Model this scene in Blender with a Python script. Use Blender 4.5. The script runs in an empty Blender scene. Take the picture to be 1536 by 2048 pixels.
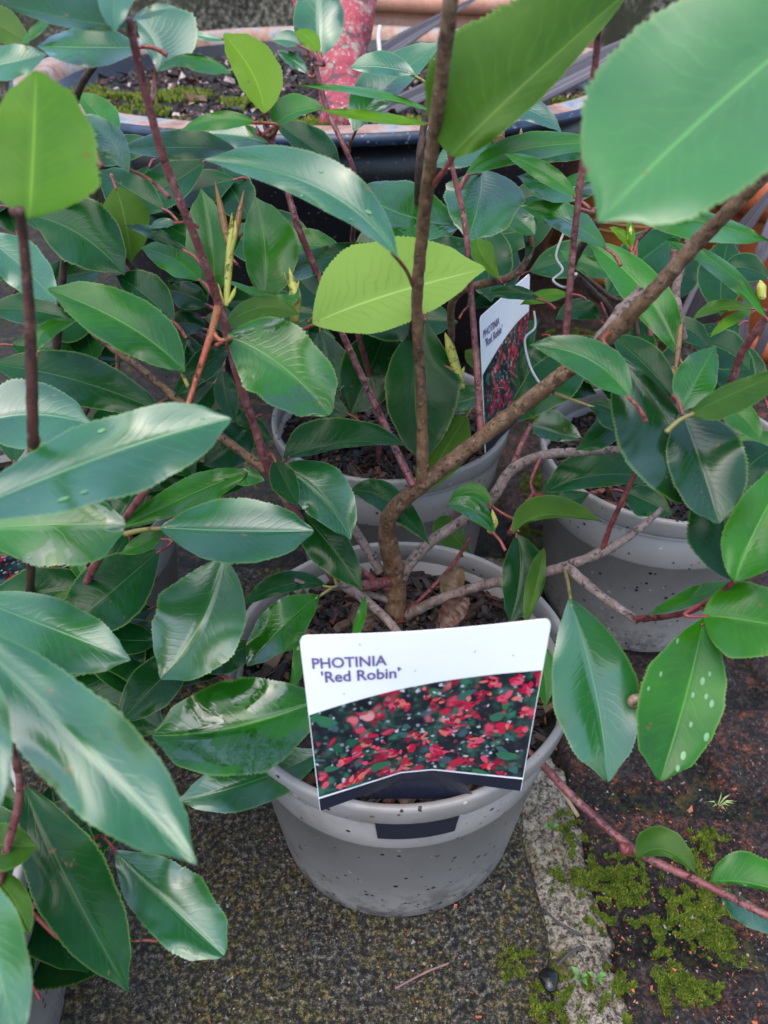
import bpy, math, random
from mathutils import Vector, noise, Matrix
SC = bpy.context.scene
COL = SC.collection
random.seed(7)

# ------------------------------------------------------------------ camera, sky, sun, exposure
F = 1560.0                      # focal length in photo pixels (photo 1536 x 2048)
CAMH = 0.545                    # camera height over the paving
PITCH = math.radians(38.2)
cam_d = bpy.data.cameras.new('camera'); cam = bpy.data.objects.new('camera', cam_d); COL.objects.link(cam)
cam.location = (0, 0, CAMH); cam.rotation_euler = (math.pi/2 - PITCH, 0, 0)
cam_d.sensor_fit = 'HORIZONTAL'; cam_d.sensor_width = 36; cam_d.lens = 36*F/1536
cam_d.clip_start = 0.01; cam_d.clip_end = 100
cam_d.dof.use_dof = True; cam_d.dof.focus_distance = 0.50; cam_d.dof.aperture_fstop = 14.0
SC.camera = cam
W = bpy.data.worlds.new('World'); SC.world = W; W.use_nodes = True
wt = W.node_tree; bg = wt.nodes['Background']
sky = wt.nodes.new('ShaderNodeTexSky'); sky.sky_type = 'NISHITA'; sky.sun_disc = False
SUN_EL, SUN_AZ = math.radians(72), math.radians(-150)
sky.sun_elevation = SUN_EL; sky.sun_rotation = SUN_AZ
sky.air_density = 1.0; sky.dust_density = 2.0; sky.ozone_density = 1.0
wt.links.new(sky.outputs[0], bg.inputs[0]); bg.inputs[1].default_value = 0.15
sd = bpy.data.lights.new('sun', 'SUN'); sun = bpy.data.objects.new('sun', sd); COL.objects.link(sun)
sd.energy = 0.9; sd.angle = math.radians(75); sd.color = (1.0, 0.985, 0.96)
sdir = Vector((math.sin(SUN_AZ)*math.cos(SUN_EL), math.cos(SUN_AZ)*math.cos(SUN_EL), math.sin(SUN_EL)))
sun.rotation_euler = sdir.to_track_quat('Z', 'Y').to_euler()
SC.view_settings.view_transform = 'Standard'; SC.view_settings.look = 'None'
SC.view_settings.exposure = 1.45; SC.view_settings.gamma = 1.0
SC.render.engine = 'CYCLES'
SC.cycles.max_bounces = 6; SC.cycles.transparent_max_bounces = 8

FW = Vector((0, math.cos(PITCH), -math.sin(PITCH))); UP = Vector((0, math.sin(PITCH), math.cos(PITCH))); RT = Vector((1, 0, 0))
CAM = Vector((0, 0, CAMH))
def P(x, y, z):                 # a place seen at photo pixel (x, y), z metres in front of the lens
    return CAM + (FW + RT*((x-768)/F) - UP*((y-1024)/F))*z
def ground_at(x, y, h=0.0):
    d = FW + RT*((x-768)/F) - UP*((y-1024)/F)
    return CAM + d*((h-CAMH)/d.z)

# ------------------------------------------------------------------ helpers
def tag(o, label=None, cat=None, group=None, kind=None):
    if label: o['label'] = label
    if cat: o['category'] = cat
    if group: o['group'] = group
    if kind: o['kind'] = kind
    return o
def empty(name, loc=(0, 0, 0)):
    o = bpy.data.objects.new(name, None); COL.objects.link(o); o.location = loc; o.empty_display_size = .02
    return o
class MB:
    def __init__(s): s.v = []; s.f = []; s.m = []; s.uv = []
    def add(s, verts, faces, mi=0, uvs=None):
        n = len(s.v); s.v += [tuple(v) for v in verts]
        s.uv += list(uvs) if uvs else [(0, 0)]*len(verts)
        s.f += [tuple(i+n for i in f) for f in faces]; s.m += [mi]*len(faces)
    def build(s, name, mats, parent=None, smooth=True, uv=False):
        me = bpy.data.meshes.new(name); off = Vector((0, 0, 0))
        if parent is not None: off = parent.matrix_world_loc if hasattr(parent, 'matrix_world_loc') else wloc(parent)
        me.from_pydata([(a[0]-off[0], a[1]-off[1], a[2]-off[2]) for a in s.v], [], s.f)
        for mm in (mats if isinstance(mats, (list, tuple)) else [mats]): me.materials.append(mm)
        me.polygons.foreach_set('material_index', s.m)
        me.polygons.foreach_set('use_smooth', [smooth]*len(s.f))
        if uv:
            L = me.uv_layers.new(name='UVMap'); vi = [0]*len(me.loops); me.loops.foreach_get('vertex_index', vi)
            flat = []
            for i in vi: flat += s.uv[i]
            L.data.foreach_set('uv', flat)
        me.update()
        o = bpy.data.objects.new(name, me); COL.objects.link(o)
        if parent is not None: o.parent = parent
        return o
def wloc(o):
    l = Vector(o.location)
    while o.parent is not None: o = o.parent; l = l + Vector(o.location)
    return l
def smoothpath(pts, rad, sub=6):
    n = len(pts); out = []; ro = []
    if n == 2: sub = max(sub, 4)
    for i in range(n-1):
        p0 = pts[max(i-1, 0)]; p1 = pts[i]; p2 = pts[i+1]; p3 = pts[min(i+2, n-1)]
        for k in range(sub):
            t = k/sub; t2 = t*t; t3 = t2*t
            out.append(0.5*((2*p1)+(p2-p0)*t+(2*p0-5*p1+4*p2-p3)*t2+(3*p1-p0-3*p2+p3)*t3)); ro.append(rad[i]*(1-t)+rad[i+1]*t)
    out.append(pts[-1]); ro.append(rad[-1]); return out, ro
def tube(mb, pts, rad, seg=10, sub=6, mi=0, jit=0.0, nodes=0.0):
    pts, rad = smoothpath([Vector(p) for p in pts], rad, sub)
    n = len(pts); vs = []; uvs = []; L = 0; prev = None; off_ = (abs(pts[0].x)*7.7+pts[0].z*3.1) % .019
    for i, p in enumerate(pts):
        d = (pts[min(i+1, n-1)]-pts[max(i-1, 0)])
        if d.length < 1e-9: d = Vector((0, 0, 1))
        d.normalize()
        if prev is None: a = d.orthogonal().normalized()
        else: a = (prev - d*prev.dot(d)).normalized()
        prev = a; b = d.cross(a)
        if i: L += (p-pts[i-1]).length
        for k in range(seg):
            th = 2*math.pi*k/seg; r = rad[i]
            if jit: r *= 1+jit*noise.noise(Vector((math.cos(th)*1.5, math.sin(th)*1.5, L/(rad[i]+1e-6)*.6)) + p*30)
            if nodes: r *= 1+nodes*(.30 if noise.noise(Vector((int((L+off_)/.023)*3.7, off_*99, 1))) > -.05 else .05)*math.exp(-((((L+off_) % .023)-.0115)/.0016)**2)*(1+.8*math.cos(th-int((L+off_)/.023)*2.4))*.6+.05*noise.noise(Vector((L*55, off_*900, 0)))
            vs.append(p+(a*math.cos(th)+b*math.sin(th))*r); uvs.append((k/seg, L*20))
    fs = [(i*seg+k, i*seg+(k+1) % seg, (i+1)*seg+(k+1) % seg, (i+1)*seg+k) for i in range(n-1) for k in range(seg)]
    fs.append(tuple(range(seg-1, -1, -1))); fs.append(tuple((n-1)*seg+k for k in range(seg)))
    mb.add(vs, fs, mi, uvs)
def lathe(mb, cx, cy, prof, seg=96, mi=0, wob=0.0, close=False):
    vs = []; n = len(prof)
    for r, z in prof:
        for k in range(seg):
            th = 2*math.pi*k/seg
            rr = r*(1+wob*math.sin(2*th+.6)+wob*.6*math.sin(3*th+2))
            vs.append((cx+rr*math.cos(th), cy+rr*math.sin(th), z))
    fs = [(i*seg+k, i*seg+(k+1) % seg, (i+1)*seg+(k+1) % seg, (i+1)*seg+k) for i in range(n-1) for k in range(seg)]
    if close: fs.append(tuple(range(seg-1, -1, -1)))
    mb.add(vs, fs, mi)
def disc(mb, cx, cy, z, r, mi=0, seg=64, rings=10, bump=0.004, sc=40):
    vs = [(cx, cy, z)]; 
    for i in range(1, rings+1):
        for k in range(seg):
            th = 2*math.pi*k/seg; x = cx+r*i/rings*math.cos(th); y = cy+r*i/rings*math.sin(th)
            vs.append((x, y, z+bump*noise.fractal(Vector((x*sc, y*sc, z*7)), 1, 2, 3)))
    fs = [(0, 1+k, 1+(k+1) % seg) for k in range(seg)]
    fs += [(1+(i-1)*seg+k, 1+i*seg+k, 1+i*seg+(k+1) % seg, 1+(i-1)*seg+(k+1) % seg) for i in range(1, rings) for k in range(seg)]
    mb.add(vs, fs, mi)

# ------------------------------------------------------------------ materials
class NT:
    def __init__(s, name):
        s.m = bpy.data.materials.new(name); s.m.use_nodes = True; s.t = s.m.node_tree; s.p = s.t.nodes['Principled BSDF']; s.out = s.t.nodes['Material Output']
    def n(s, typ, **kw):
        o = s.t.nodes.new(typ)
        for k, v in kw.items():
            if k.startswith('i_'): o.inputs[k[2:].replace('_', ' ')].default_value = v
            else: setattr(o, k, v)
        return o
    def l(s, a, b): s.t.links.new(a, b)
    def geo(s): return s.n('ShaderNodeNewGeometry').outputs['Position']
    def noise(s, scale, detail=4, rough=.55, vec=None):
        o = s.n('ShaderNodeTexNoise', i_Scale=scale, i_Detail=detail, i_Roughness=rough); s.l(vec or s.geo(), o.inputs['Vector']); return o.outputs['Fac']
    def ramp(s, fac, stops, interp='LINEAR'):
        o = s.n('ShaderNodeValToRGB'); o.color_ramp.interpolation = interp; e = o.color_ramp.elements
        while len(e) < len(stops): e.new(.5)
        for el, (p, c) in zip(e, stops): el.position = p; el.color = (*c, 1) if len(c) == 3 else c
        s.l(fac, o.inputs[0]); return o.outputs[0]
    def fr(s, fac, a, b):
        return s.ramp(fac, [(a, (0, 0, 0)), (b, (1, 1, 1))]) if a < b else s.ramp(fac, [(b, (1, 1, 1)), (a, (0, 0, 0))])
    def mix(s, f, a, b):
        o = s.n('ShaderNodeMix', data_type='RGBA')
        if isinstance(f, (int, float)): o.inputs[0].default_value = f
        else: s.l(f, o.inputs[0])
        for sock, v in ((o.inputs[6], a), (o.inputs[7], b)):
            if isinstance(v, tuple): sock.default_value = (*v, 1)
            else: s.l(v, sock)
        return o.outputs[2]
    def math(s, op, a, b=None, c=None):
        o = s.n('ShaderNodeMath', operation=op)
        for i, v in enumerate((a, b, c)):
            if v is None: continue
            if isinstance(v, (int, float)): o.inputs[i].default_value = v
            else: s.l(v, o.inputs[i])
        return o.outputs[0]
    def bump(s, h, dist, strength=1.0, nrm=None):
        o = s.n('ShaderNodeBump', i_Strength=strength, i_Distance=dist); s.l(h, o.inputs['Height'])
        if nrm: s.l(nrm, o.inputs['Normal'])
        return o.outputs[0]
    def set(s, name, v):
        k = s.p.inputs[name]
        if isinstance(v, (int, float)): k.default_value = v
        elif isinstance(v, tuple): k.default_value = (*v, 1)
        else: s.l(v, k)

def leaf_mat(name, c1, c2, under, rough=.34, spec=.9, trans=.15, wet=0.0, vein=.35, ruff=1.0, ior=1.5):
    m = NT(name)
    uv = m.n('ShaderNodeUVMap').outputs[0]; sep = m.n('ShaderNodeSeparateXYZ'); m.l(uv, sep.inputs[0])
    u = m.math('ABSOLUTE', sep.outputs[0]); v = sep.outputs[1]
    rnd = m.n('ShaderNodeObjectInfo').outputs['Random']
    # side veins leave the midrib obliquely and curve on
    ph = m.math('SUBTRACT', m.math('MULTIPLY', v, 15.0), m.math('MULTIPLY', m.math('POWER', u, .8), 3.2))
    nz = m.noise(48, 4); ph = m.math('ADD', ph, m.math('MULTIPLY', nz, 3.0))
    fr = m.math('ABSOLUTE', m.math('SUBTRACT', m.math('FRACT', ph), .5))     # 0 at vein
    veins = m.fr(fr, .16, .0)
    vw = m.math('MULTIPLY', m.math('MULTIPLY', veins, m.fr(u, 1.0, .3)), m.fr(u, .03, .16))
    mid = m.fr(u, .034, .008)
    big = m.fr(m.noise(16, 4, .6), .40, .62)
    base = m.mix(big, c1, c2)
    base = m.mix(m.math('MULTIPLY', rnd, .45), base, (c2[0]*1.5, c2[1]*1.05, c2[2]*.6))
    lite = tuple(min(1, x*2.2+.03) for x in c2)
    base = m.mix(m.math('MULTIPLY', vw, vein*.22), base, lite)
    edge = m.fr(u, .93, 1.0); base = m.mix(m.math('MULTIPLY', edge, .5), base, (.16, .26, .05))
    base = m.mix(m.math('MULTIPLY', mid, .38), base, (lite[0]*1.3+.03, lite[1]*1.15, lite[2]*1.0))
    spot = m.fr(m.noise(150, 2, .5), .72, .75); base = m.mix(m.math('MULTIPLY', spot, .55), base, (.16, .07, .02))
    # underside
    bf = m.n('ShaderNodeNewGeometry').outputs['Backfacing']
    un = m.mix(m.math('MULTIPLY', vw, .5), under, tuple(x*.72 for x in under))
    un = m.mix(mid, un, tuple(min(1, x*1.35+.03) for x in under))
    col = m.mix(bf, base, un)
    m.set('Base Color', col)
    r = m.math('ADD', rough, m.math('MULTIPLY', m.math('SUBTRACT', m.noise(30, 2), .5), .18))
    hh = m.math('ADD', m.math('MULTIPLY', m.math('SUBTRACT', 1.0, fr), -.5), 0)
    h1 = m.math('ADD', m.math('MULTIPLY', vw, -.10*ruff), m.math('MULTIPLY', m.noise(20, 1, .3), 5.5*ruff))
    h1 = m.math('ADD', h1, m.math('MULTIPLY', mid, -.18))
    b = m.bump(h1, .0006, .8)
    m.l(b, m.p.inputs['Normal'])
    if wet > 0:
        wn = m.noise(34, 3, .6)
        wm = m.fr(wn, .60-wet*.2, .615-wet*.2)
        r = m.mix(wm, r, (.12, .12, .12))
        m.set('Base Color', m.mix(m.math('MULTIPLY', wm, .45), col, tuple(x*.6 for x in c1)))
        m.set('Coat Weight', m.math('MULTIPLY', wm, .7)); m.p.inputs['Coat Roughness'].default_value = .05
        drop = m.bump(m.noise(120, 1, .3), .0008, .7)
        m.l(drop, m.p.inputs['Coat Normal'])
    r2 = m.mix(bf, r, (.62, .62, .62)); m.set('Roughness', r2)
    m.p.inputs['IOR'].default_value = ior
    m.set('Specular IOR Level', m.math('MULTIPLY', m.math('SUBTRACT', 1.0, m.math('MULTIPLY', bf, .7)), spec))
    tr = m.n('ShaderNodeBsdfTranslucent'); m.l(m.mix(.5, col, (.20, .42, .03)), tr.inputs[0])
    mx = m.n('ShaderNodeMixShader'); mx.inputs[0].default_value = trans
    m.l(m.p.outputs[0], mx.inputs[1]); m.l(tr.outputs[0], mx.inputs[2]); m.l(mx.outputs[0], m.out.inputs[0])
    return m.m
UND = (.22, .33, .08)
LM = {
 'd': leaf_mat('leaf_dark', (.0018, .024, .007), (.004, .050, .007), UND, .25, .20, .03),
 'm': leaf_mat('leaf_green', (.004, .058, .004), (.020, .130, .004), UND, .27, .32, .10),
 'p': leaf_mat('leaf_pale_sheen', (.003, .058, .020), (.010, .110, .018), UND, .25, .75, .07, ior=1.7),
 'w': leaf_mat('leaf_wet', (.003, .052, .005), (.014, .120, .004), UND, .24, .6, .07, wet=.3, ior=1.5),
 'g': leaf_mat('leaf_soft_green', (.010, .110, .018), (.030, .18, .022), UND, .38, .9, .22, ior=1.6),
 'y': leaf_mat('leaf_young', (.045, .16, .002), (.11, .26, .003), (.09, .19, .015), .42, .25, .42, vein=.35),
 'o': leaf_mat('leaf_olive', (.020, .075, .003), (.045, .120, .005), (.055, .12, .014), .45, .25, .28, vein=.5),
 'u': leaf_mat('leaf_under', (.02, .07, .02), (.03, .1, .03), (.19, .31, .055), .45, .4, .15),
 'k': leaf_mat('leaf_damaged', (.0018, .022, .007), (.005, .042, .008), UND, .24, .5, .03, ruff=1.3),
}
def bark(name, c1, c2, c3, rough=.62, sc=160):
    m = NT(name); n1 = m.noise(sc, 5, .7); n2 = m.noise(38, 3)
    c = m.mix(m.fr(n2, .35, .65), c1, c2)
    lent = m.fr(m.noise(sc*3.2, 1, .4), .66, .70)
    c = m.mix(m.fr(n1, .48, .75), c, c3); c = m.mix(m.math('MULTIPLY', lent, .3), c, tuple(min(1, x*1.7+.04) for x in c3))
    cr_ = m.fr(m.noise(sc*1.4, 6, .85), .44, .36); c = m.mix(m.math('MULTIPLY', cr_, .75), c, tuple(x*.35 for x in c1))
    m.set('Base Color', c); m.set('Roughness', rough); m.l(m.bump(m.math('ADD', m.math('SUBTRACT', n1, cr_), m.math('MULTIPLY', lent, .7)), .0011, 1.0), m.p.inputs['Normal']); return m.m
BK = {
 'b': bark('bark_brown', (.085, .040, .020), (.17, .085, .036), (.27, .17, .10)),
 'g': bark('bark_grey', (.15, .10, .085), (.22, .155, .13), (.34, .26, .23)),
 'k': bark('bark_dark', (.035, .018, .014), (.07, .035, .026), (.11, .06, .045)),
 'r': bark('stem_red', (.10, .016, .016), (.17, .030, .028), (.24, .07, .055), .4, 90),
 'u': bark('stem_purple', (.11, .024, .030), (.19, .050, .048), (.30, .15, .13), .42, 120),
 'o': bark('stem_amber', (.20, .055, .018), (.20, .12, .022), (.30, .15, .05), .4, 60),
 'q': bark('shoot_red', (.26, .035, .018), (.24, .09, .02), (.32, .12, .05), .4, 60),
 'n': bark('stem_brown_red', (.045, .014, .010), (.08, .024, .018), (.13, .06, .045), .45, 90),
 'l': bark('stem_lime', (.30, .33, .045), (.42, .40, .07), (.40, .24, .06), .4, 50),
}
PET = bark('petiole_red', (.19, .022, .030), (.23, .045, .03), (.26, .10, .05), .4, 60)
PETG = bark('petiole_green', (.24, .22, .05), (.26, .15, .05), (.28, .26, .09), .4, 60)
def plastic_pot(name, c):
    m = NT(name); pos = m.geo(); sep = m.n('ShaderNodeSeparateXYZ'); m.l(pos, sep.inputs[0])
    smear = m.math('MULTIPLY', m.fr(m.noise(11, 5, .7), .50, .66), .35)
    base = m.mix(m.fr(m.noise(14, 4), .3, .7), tuple(x*.88 for x in c), tuple(x*1.07 for x in c))
    base = m.mix(smear, base, (.13, .105, .08))
    low = m.fr(sep.outputs[2], .085, .0)
    v = m.n('ShaderNodeTexVoronoi', i_Scale=210.0, i_Randomness=1.0); m.l(pos, v.inputs['Vector'])
    vc = m.n('ShaderNodeSeparateColor'); m.l(v.outputs['Color'], vc.inputs[0])
    sz = m.math('ADD', m.math('MULTIPLY', m.math('POWER', vc.outputs[1], 2.0), .30), .05)
    dotm = m.math('LESS_THAN', v.outputs['Distance'], sz)
    thr = m.math('SUBTRACT', .62, m.math('MULTIPLY', low, .45))
    on = m.math('MULTIPLY', dotm, m.math('GREATER_THAN', vc.outputs[0], thr))
    dcol = m.ramp(vc.outputs[2], [(0, (.02, .014, .01)), (.55, (.03, .02, .015)), (.7, (.22, .09, .04)), (.82, (.5, .46, .38)), (1, (.6, .56, .5))], 'CONSTANT')
    c2 = m.mix(on, base, dcol)
    mud = m.math('MULTIPLY', m.fr(m.noise(70, 6, .85), .47, .58), m.fr(sep.outputs[2], .060, .0)); c2 = m.mix(m.math('MULTIPLY', mud, .8), c2, (.028, .022, .015))
    m.set('Base Color', c2); m.set('Roughness', .40); m.set('Specular IOR Level', .45)
    m.l(m.bump(on, .0008, .8, m.bump(m.noise(9, 2), .003, .5)), m.p.inputs['Normal']); return m.m
POT = plastic_pot('taupe_plastic', (.285, .260, .240))
def simple(name, c, rough=.5, var=.2, sc=60, bumpd=0.0, spec=.5, metal=0):
    m = NT(name); n = m.noise(sc, 4, .6)
    m.set('Base Color', m.mix(m.fr(n, .3, .7), tuple(x*(1-var) for x in c), tuple(min(1, x*(1+var)) for x in c))); m.set('Roughness', rough); m.set('Specular IOR Level', spec)
    if bumpd: m.l(m.bump(n, bumpd, 1), m.p.inputs['Normal'])
    return m.m
def soil_mat():
    m = NT('potting_soil'); n = m.noise(260, 5, .75); c = m.ramp(n, [(.3, (.004, .003, .002)), (.52, (.010, .007, .005)), (.66, (.035, .018, .010)), (.8, (.10, .055, .03))])
    m.set('Base Color', c); m.set('Roughness', .8); m.l(m.bump(n, .004, 1), m.p.inputs['Normal']); return m.m
SOIL = soil_mat()
CHIPS = [simple('bark_chip_dark', (.014, .007, .005), .55, .4, 200, .0006), simple('bark_chip_red', (.09, .022, .010), .6, .5, 200, .0006), simple('bark_chip_tan', (.12, .065, .035), .7, .4, 200, .0006), simple('bark_chip_brown', (.03, .013, .008), .6, .4, 200, .0006)]

def paving_mat(name, kind):
    m = NT(name); a = m.noise(260, 6, .85); b = m.noise(80, 5, .75); c = m.noise(14, 4, .6); d = m.noise(5, 3, .6)
    if kind == 'slab':
        col = m.ramp(a, [(.42, (.004, .0035, .003)), (.485, (.024, .019, .014)), (.54, (.095, .080, .060)), (.61, (.30, .27, .23))])
        ms = m.math('MULTIPLY', m.fr(c, .38, .56), m.fr(m.noise(120, 4, .75), .42, .56))
        col = m.mix(m.math('MULTIPLY', ms, .85), col, m.ramp(a, [(.43, (.008, .006, .001)), (.525, (.11, .082, .010)), (.60, (.38, .29, .06))]))
        col = m.mix(m.math('MULTIPLY', m.fr(d, .55, .7), .5), col, (.045, .045, .042))
    elif kind == 'brick':
        col = m.ramp(a, [(.41, (.003, .0025, .002)), (.49, (.018, .012, .010)), (.56, (.060, .038, .030)), (.66, (.18, .12, .10))])
        orange = m.math('MULTIPLY', m.math('MULTIPLY', m.fr(b, .48, .58), m.fr(c, .42, .6)), m.fr(m.noise(330, 4, .8), .48, .54))
        col = m.mix(orange, col, m.ramp(a, [(.3, (.10, .022, .008)), (.6, (.36, .10, .035)), (.8, (.5, .2, .09))]))
    elif kind == 'mortar':
        col = m.ramp(a, [(.40, (.02, .016, .010)), (.47, (.20, .16, .11)), (.53, (.52, .44, .33)), (.64, (.70, .62, .50))])
        ms = m.fr(c, .54, .64); col = m.mix(m.math('MULTIPLY', ms, .8), col, m.ramp(a, [(.3, (.03, .035, .005)), (.6, (.20, .17, .02))]))
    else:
        col = m.ramp(a, [(.41, (.002, .002, .0015)), (.51, (.010, .008, .007)), (.62, (.07, .06, .05))])  # dark granular dirt, with some shade put into its colour
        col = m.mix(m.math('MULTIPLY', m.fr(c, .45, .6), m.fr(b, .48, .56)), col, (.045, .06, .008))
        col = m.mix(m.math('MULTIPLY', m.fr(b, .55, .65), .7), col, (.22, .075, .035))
    m.set('Base Color', col); m.set('Specular IOR Level', .5)
    m.set('Roughness', m.ramp(m.noise(30, 3), [(.35, (.25, .25, .25)), (.6, (.75, .75, .75))]))
    m.l(m.bump(a, .0035, 1, m.bump(b, .006, .8)), m.p.inputs['Normal']); return m.m
PV = {k: paving_mat(n, k) for k, n in (('slab', 'weathered_concrete'), ('brick', 'dark_wet_brick'), ('mortar', 'pale_mortar'), ('dirt', 'shade_darkened_dirt'))}
def moss_mat(name, c1, c2):
    m = NT(name); i = m.n('ShaderNodeObjectInfo'); n = m.noise(130, 4, .7)
    m.set('Base Color', m.mix(m.fr(n, .35, .65), c1, c2)); m.set('Roughness', .7); m.set('Specular IOR Level', .3); return m.m
MOSS = moss_mat('moss_green', (.035, .075, .006), (.13, .20, .018)); MOSSY = moss_mat('moss_yellow', (.09, .12, .008), (.30, .32, .04))

# ------------------------------------------------------------------ the setting: paving
JX0, JX1 = .130, .098                         # joint between slab and bricks, at y = .15 and y = .75
def joint(y): return JX0+(JX1-JX0)*(y-.15)/.60 + .10*max(0, y-.62)
def sheet(name, inside, z0, amp, sc, mat, x0, x1, y0, y1, step):
    nx = int((x1-x0)/step); ny = int((y1-y0)/step); mb = MB(); vs = []; idx = {}; fs = []
    for j in range(ny+1):
        for i in range(nx+1):
            x = x0+i*step; y = y0+j*step
            h = inside(x, y)
            q = Vector((x*sc, y*sc, z0*10))
            vs.append((x, y, z0+h+amp*noise.fractal(q, .9, 2.1, 5)))
    for j in range(ny):
        for i in range(nx):
            k = j*(nx+1)+i; fs.append((k, k+1, k+nx+2, k+nx+1))
    mb.add(vs, fs); return tag(mb.build(name, mat), kind='structure')
gm = MB(); S = 12.0
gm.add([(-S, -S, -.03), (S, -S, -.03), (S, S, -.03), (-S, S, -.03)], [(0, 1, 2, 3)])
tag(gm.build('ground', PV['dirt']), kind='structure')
sheet('shade_darkened_dirt', lambda x, y: 0, -.012, .004, 60, PV['dirt'], -1.3, 1.9, -.2, 2.6, .02)  # joint dirt and black ground past the slab, its dark colour partly painted shade
def slab_h(x, y):
    e = joint(y)-.012+.006*noise.noise(Vector((3, y*22, 0)))-x
    return 0 if e > .006 else (-.03 if e < 0 else -.03+.03*math.sqrt(e/.006))
sheet('paving_slab', slab_h, 0.0, .0016, 55, PV['slab'], -.55, .16, .0, .60, .0035)
def mort_h(x, y):
    c = joint(y)-.004; n = .010*noise.noise(Vector((x*40, y*40, 7)))+.006*noise.noise(Vector((x*130, y*130, 7)))
    e = min(x-(c-.016)+n, (c+.030+.014*noise.noise(Vector((1, y*11, 4))))-x+n)
    return 0 if e > .010 else (-.03 if e < 0 else -.010*(1-e/.010)**2)
sheet('mortar_joint', mort_h, -.0035, .0035, 75, PV['mortar'], .05, .22, .05, .62, .002)
def brick_h(x, y):
    xx = x-joint(y)-.026; yy = y+.10*xx
    if xx < 0: return -.03
    W_, H_ = .215, .108
    r = math.floor((yy-.02)/H_); u = (xx+(.5*W_ if r % 2 else .13*W_)) % W_; v = (yy-.02) % H_
    jt = .008+.004*noise.noise(Vector((x*20, y*20, 2)))
    e = min(u-jt, W_-u-jt, v-jt, H_-v-jt, xx+.002)
    t = noise.noise(Vector((r*3.3, math.floor((xx+.1)/W_)*5.1, 1)))*.004
    if e < 0: return -.02
    k = min(1, e/.012); return -.02*(1-math.sqrt(1-(1-k)**2))+t*k
sheet('brick_paving', brick_h, -.001, .004, 45, PV['brick'], .05, .62, .05, .95, .0035)
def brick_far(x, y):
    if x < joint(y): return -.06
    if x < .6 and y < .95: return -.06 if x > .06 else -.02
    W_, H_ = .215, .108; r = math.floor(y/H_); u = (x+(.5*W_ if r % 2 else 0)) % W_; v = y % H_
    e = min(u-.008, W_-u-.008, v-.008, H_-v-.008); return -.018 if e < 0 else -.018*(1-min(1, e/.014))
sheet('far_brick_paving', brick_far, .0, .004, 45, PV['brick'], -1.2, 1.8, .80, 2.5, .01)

def moss(name, spots, n, h, mats, hz=None, lean=.5):
    """spots: (cx, cy, rx, ry, z) patches; a tuft is a few tiny pointed blades"""
    mb = MB(); tot = sum(s[2]*s[3] for s in spots)
    for s in spots:
        for _ in range(int(n*s[2]*s[3]/tot)):
            a = random.random()*6.283; r = math.sqrt(random.random()); x = s[0]+s[2]*r*math.cos(a); y = s[1]+s[3]*r*math.sin(a)
            if noise.noise(Vector((x*34, y*34, 5)))*.6+.6*noise.noise(Vector((x*150, y*150, 5))) < -.20+.45*r: continue
            z = s[4]+.002*noise.noise(Vector((x*60, y*60, 1)))
            hh = h*random.uniform(.5, 1.3)
            for k in range(3):
                t = random.random()*6.283; d = Vector((math.cos(t), math.sin(t), 0)); p = Vector((x, y, z-.001)); w = d.orthogonal().normalized()*hh*.22
                tip = p+d*hh*lean*random.random()*1.6+Vector((0, 0, hh))
                mb.add([p-w, p+w, tip], [(0, 1, 2)], random.choice([0, 0, 1]) if len(mats) > 1 else 0)
    return tag(mb.build(name, mats, smooth=False), kind='stuff')
def spot(px, py, rpx, rpy, z=0.0):
    g = ground_at(px, py, z); return (g.x, g.y, rpx, rpy, z)
moss('moss', [spot(1270, 1790, .052, .042, .001), spot(1180, 1760, .03, .03, .001), spot(1350, 1850, .045, .03, .001), spot(1250, 1950, .05, .03, .001), spot(1150, 2020, .03, .02, .001), spot(1200, 1980, .040, .028, .001), spot(1330, 1960, .04, .018, .001), spot(1420, 1760, .02, .02, .001), spot(1130, 1660, .016, .02, .001), spot(1040, 1930, .014, .016, .001), spot(1430, 1900, .03, .015, .001), spot(1400, 1700, .03, .02, .001), spot(1090, 960, .035, .05, 0), spot(1150, 690, .07, .06, 0), spot(1290, 680, .05, .05, 0), spot(1120, 850, .05, .04, 0), spot(1060, 1080, .02, .03, 0)], 130000, .0024, [MOSS, MOSSY])
moss('moss_film', [spot(600, 1960, .10, .05), spot(900, 1900, .08, .06), spot(1030, 1650, .03, .05), spot(420, 1900, .05, .05)], 9000, .0012, [MOSSY, MOSSY])

# grit: loose crumbs on the paving
cr = MB()
for _ in range(5200):
    g = ground_at(random.uniform(350, 1600), random.uniform(1450, 2080)); s = random.uniform(.0004, .0013)*(1 if random.random() < .93 else 2)
    brick = g.x > joint(g.y)+.02
    vs = [(g.x+s*random.uniform(-1, 1), g.y+s*random.uniform(-1, 1), .001+s*random.uniform(-.3, 1.3)) for _ in range(4)]
    cr.add(vs, [(0, 1, 2), (0, 2, 3), (0, 3, 1), (1, 3, 2)], (random.choice([0, 0, 1, 2]) if brick else random.choice([1, 1, 2, 2, 0])) if random.random() < .8 else 2)
tag(cr.build('grit', [simple('crumb_orange', (.42, .11, .04), .7), simple('crumb_grey', (.22, .2, .17), .7), simple('crumb_dark', (.03, .024, .02), .6)], smooth=False), kind='stuff')

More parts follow.
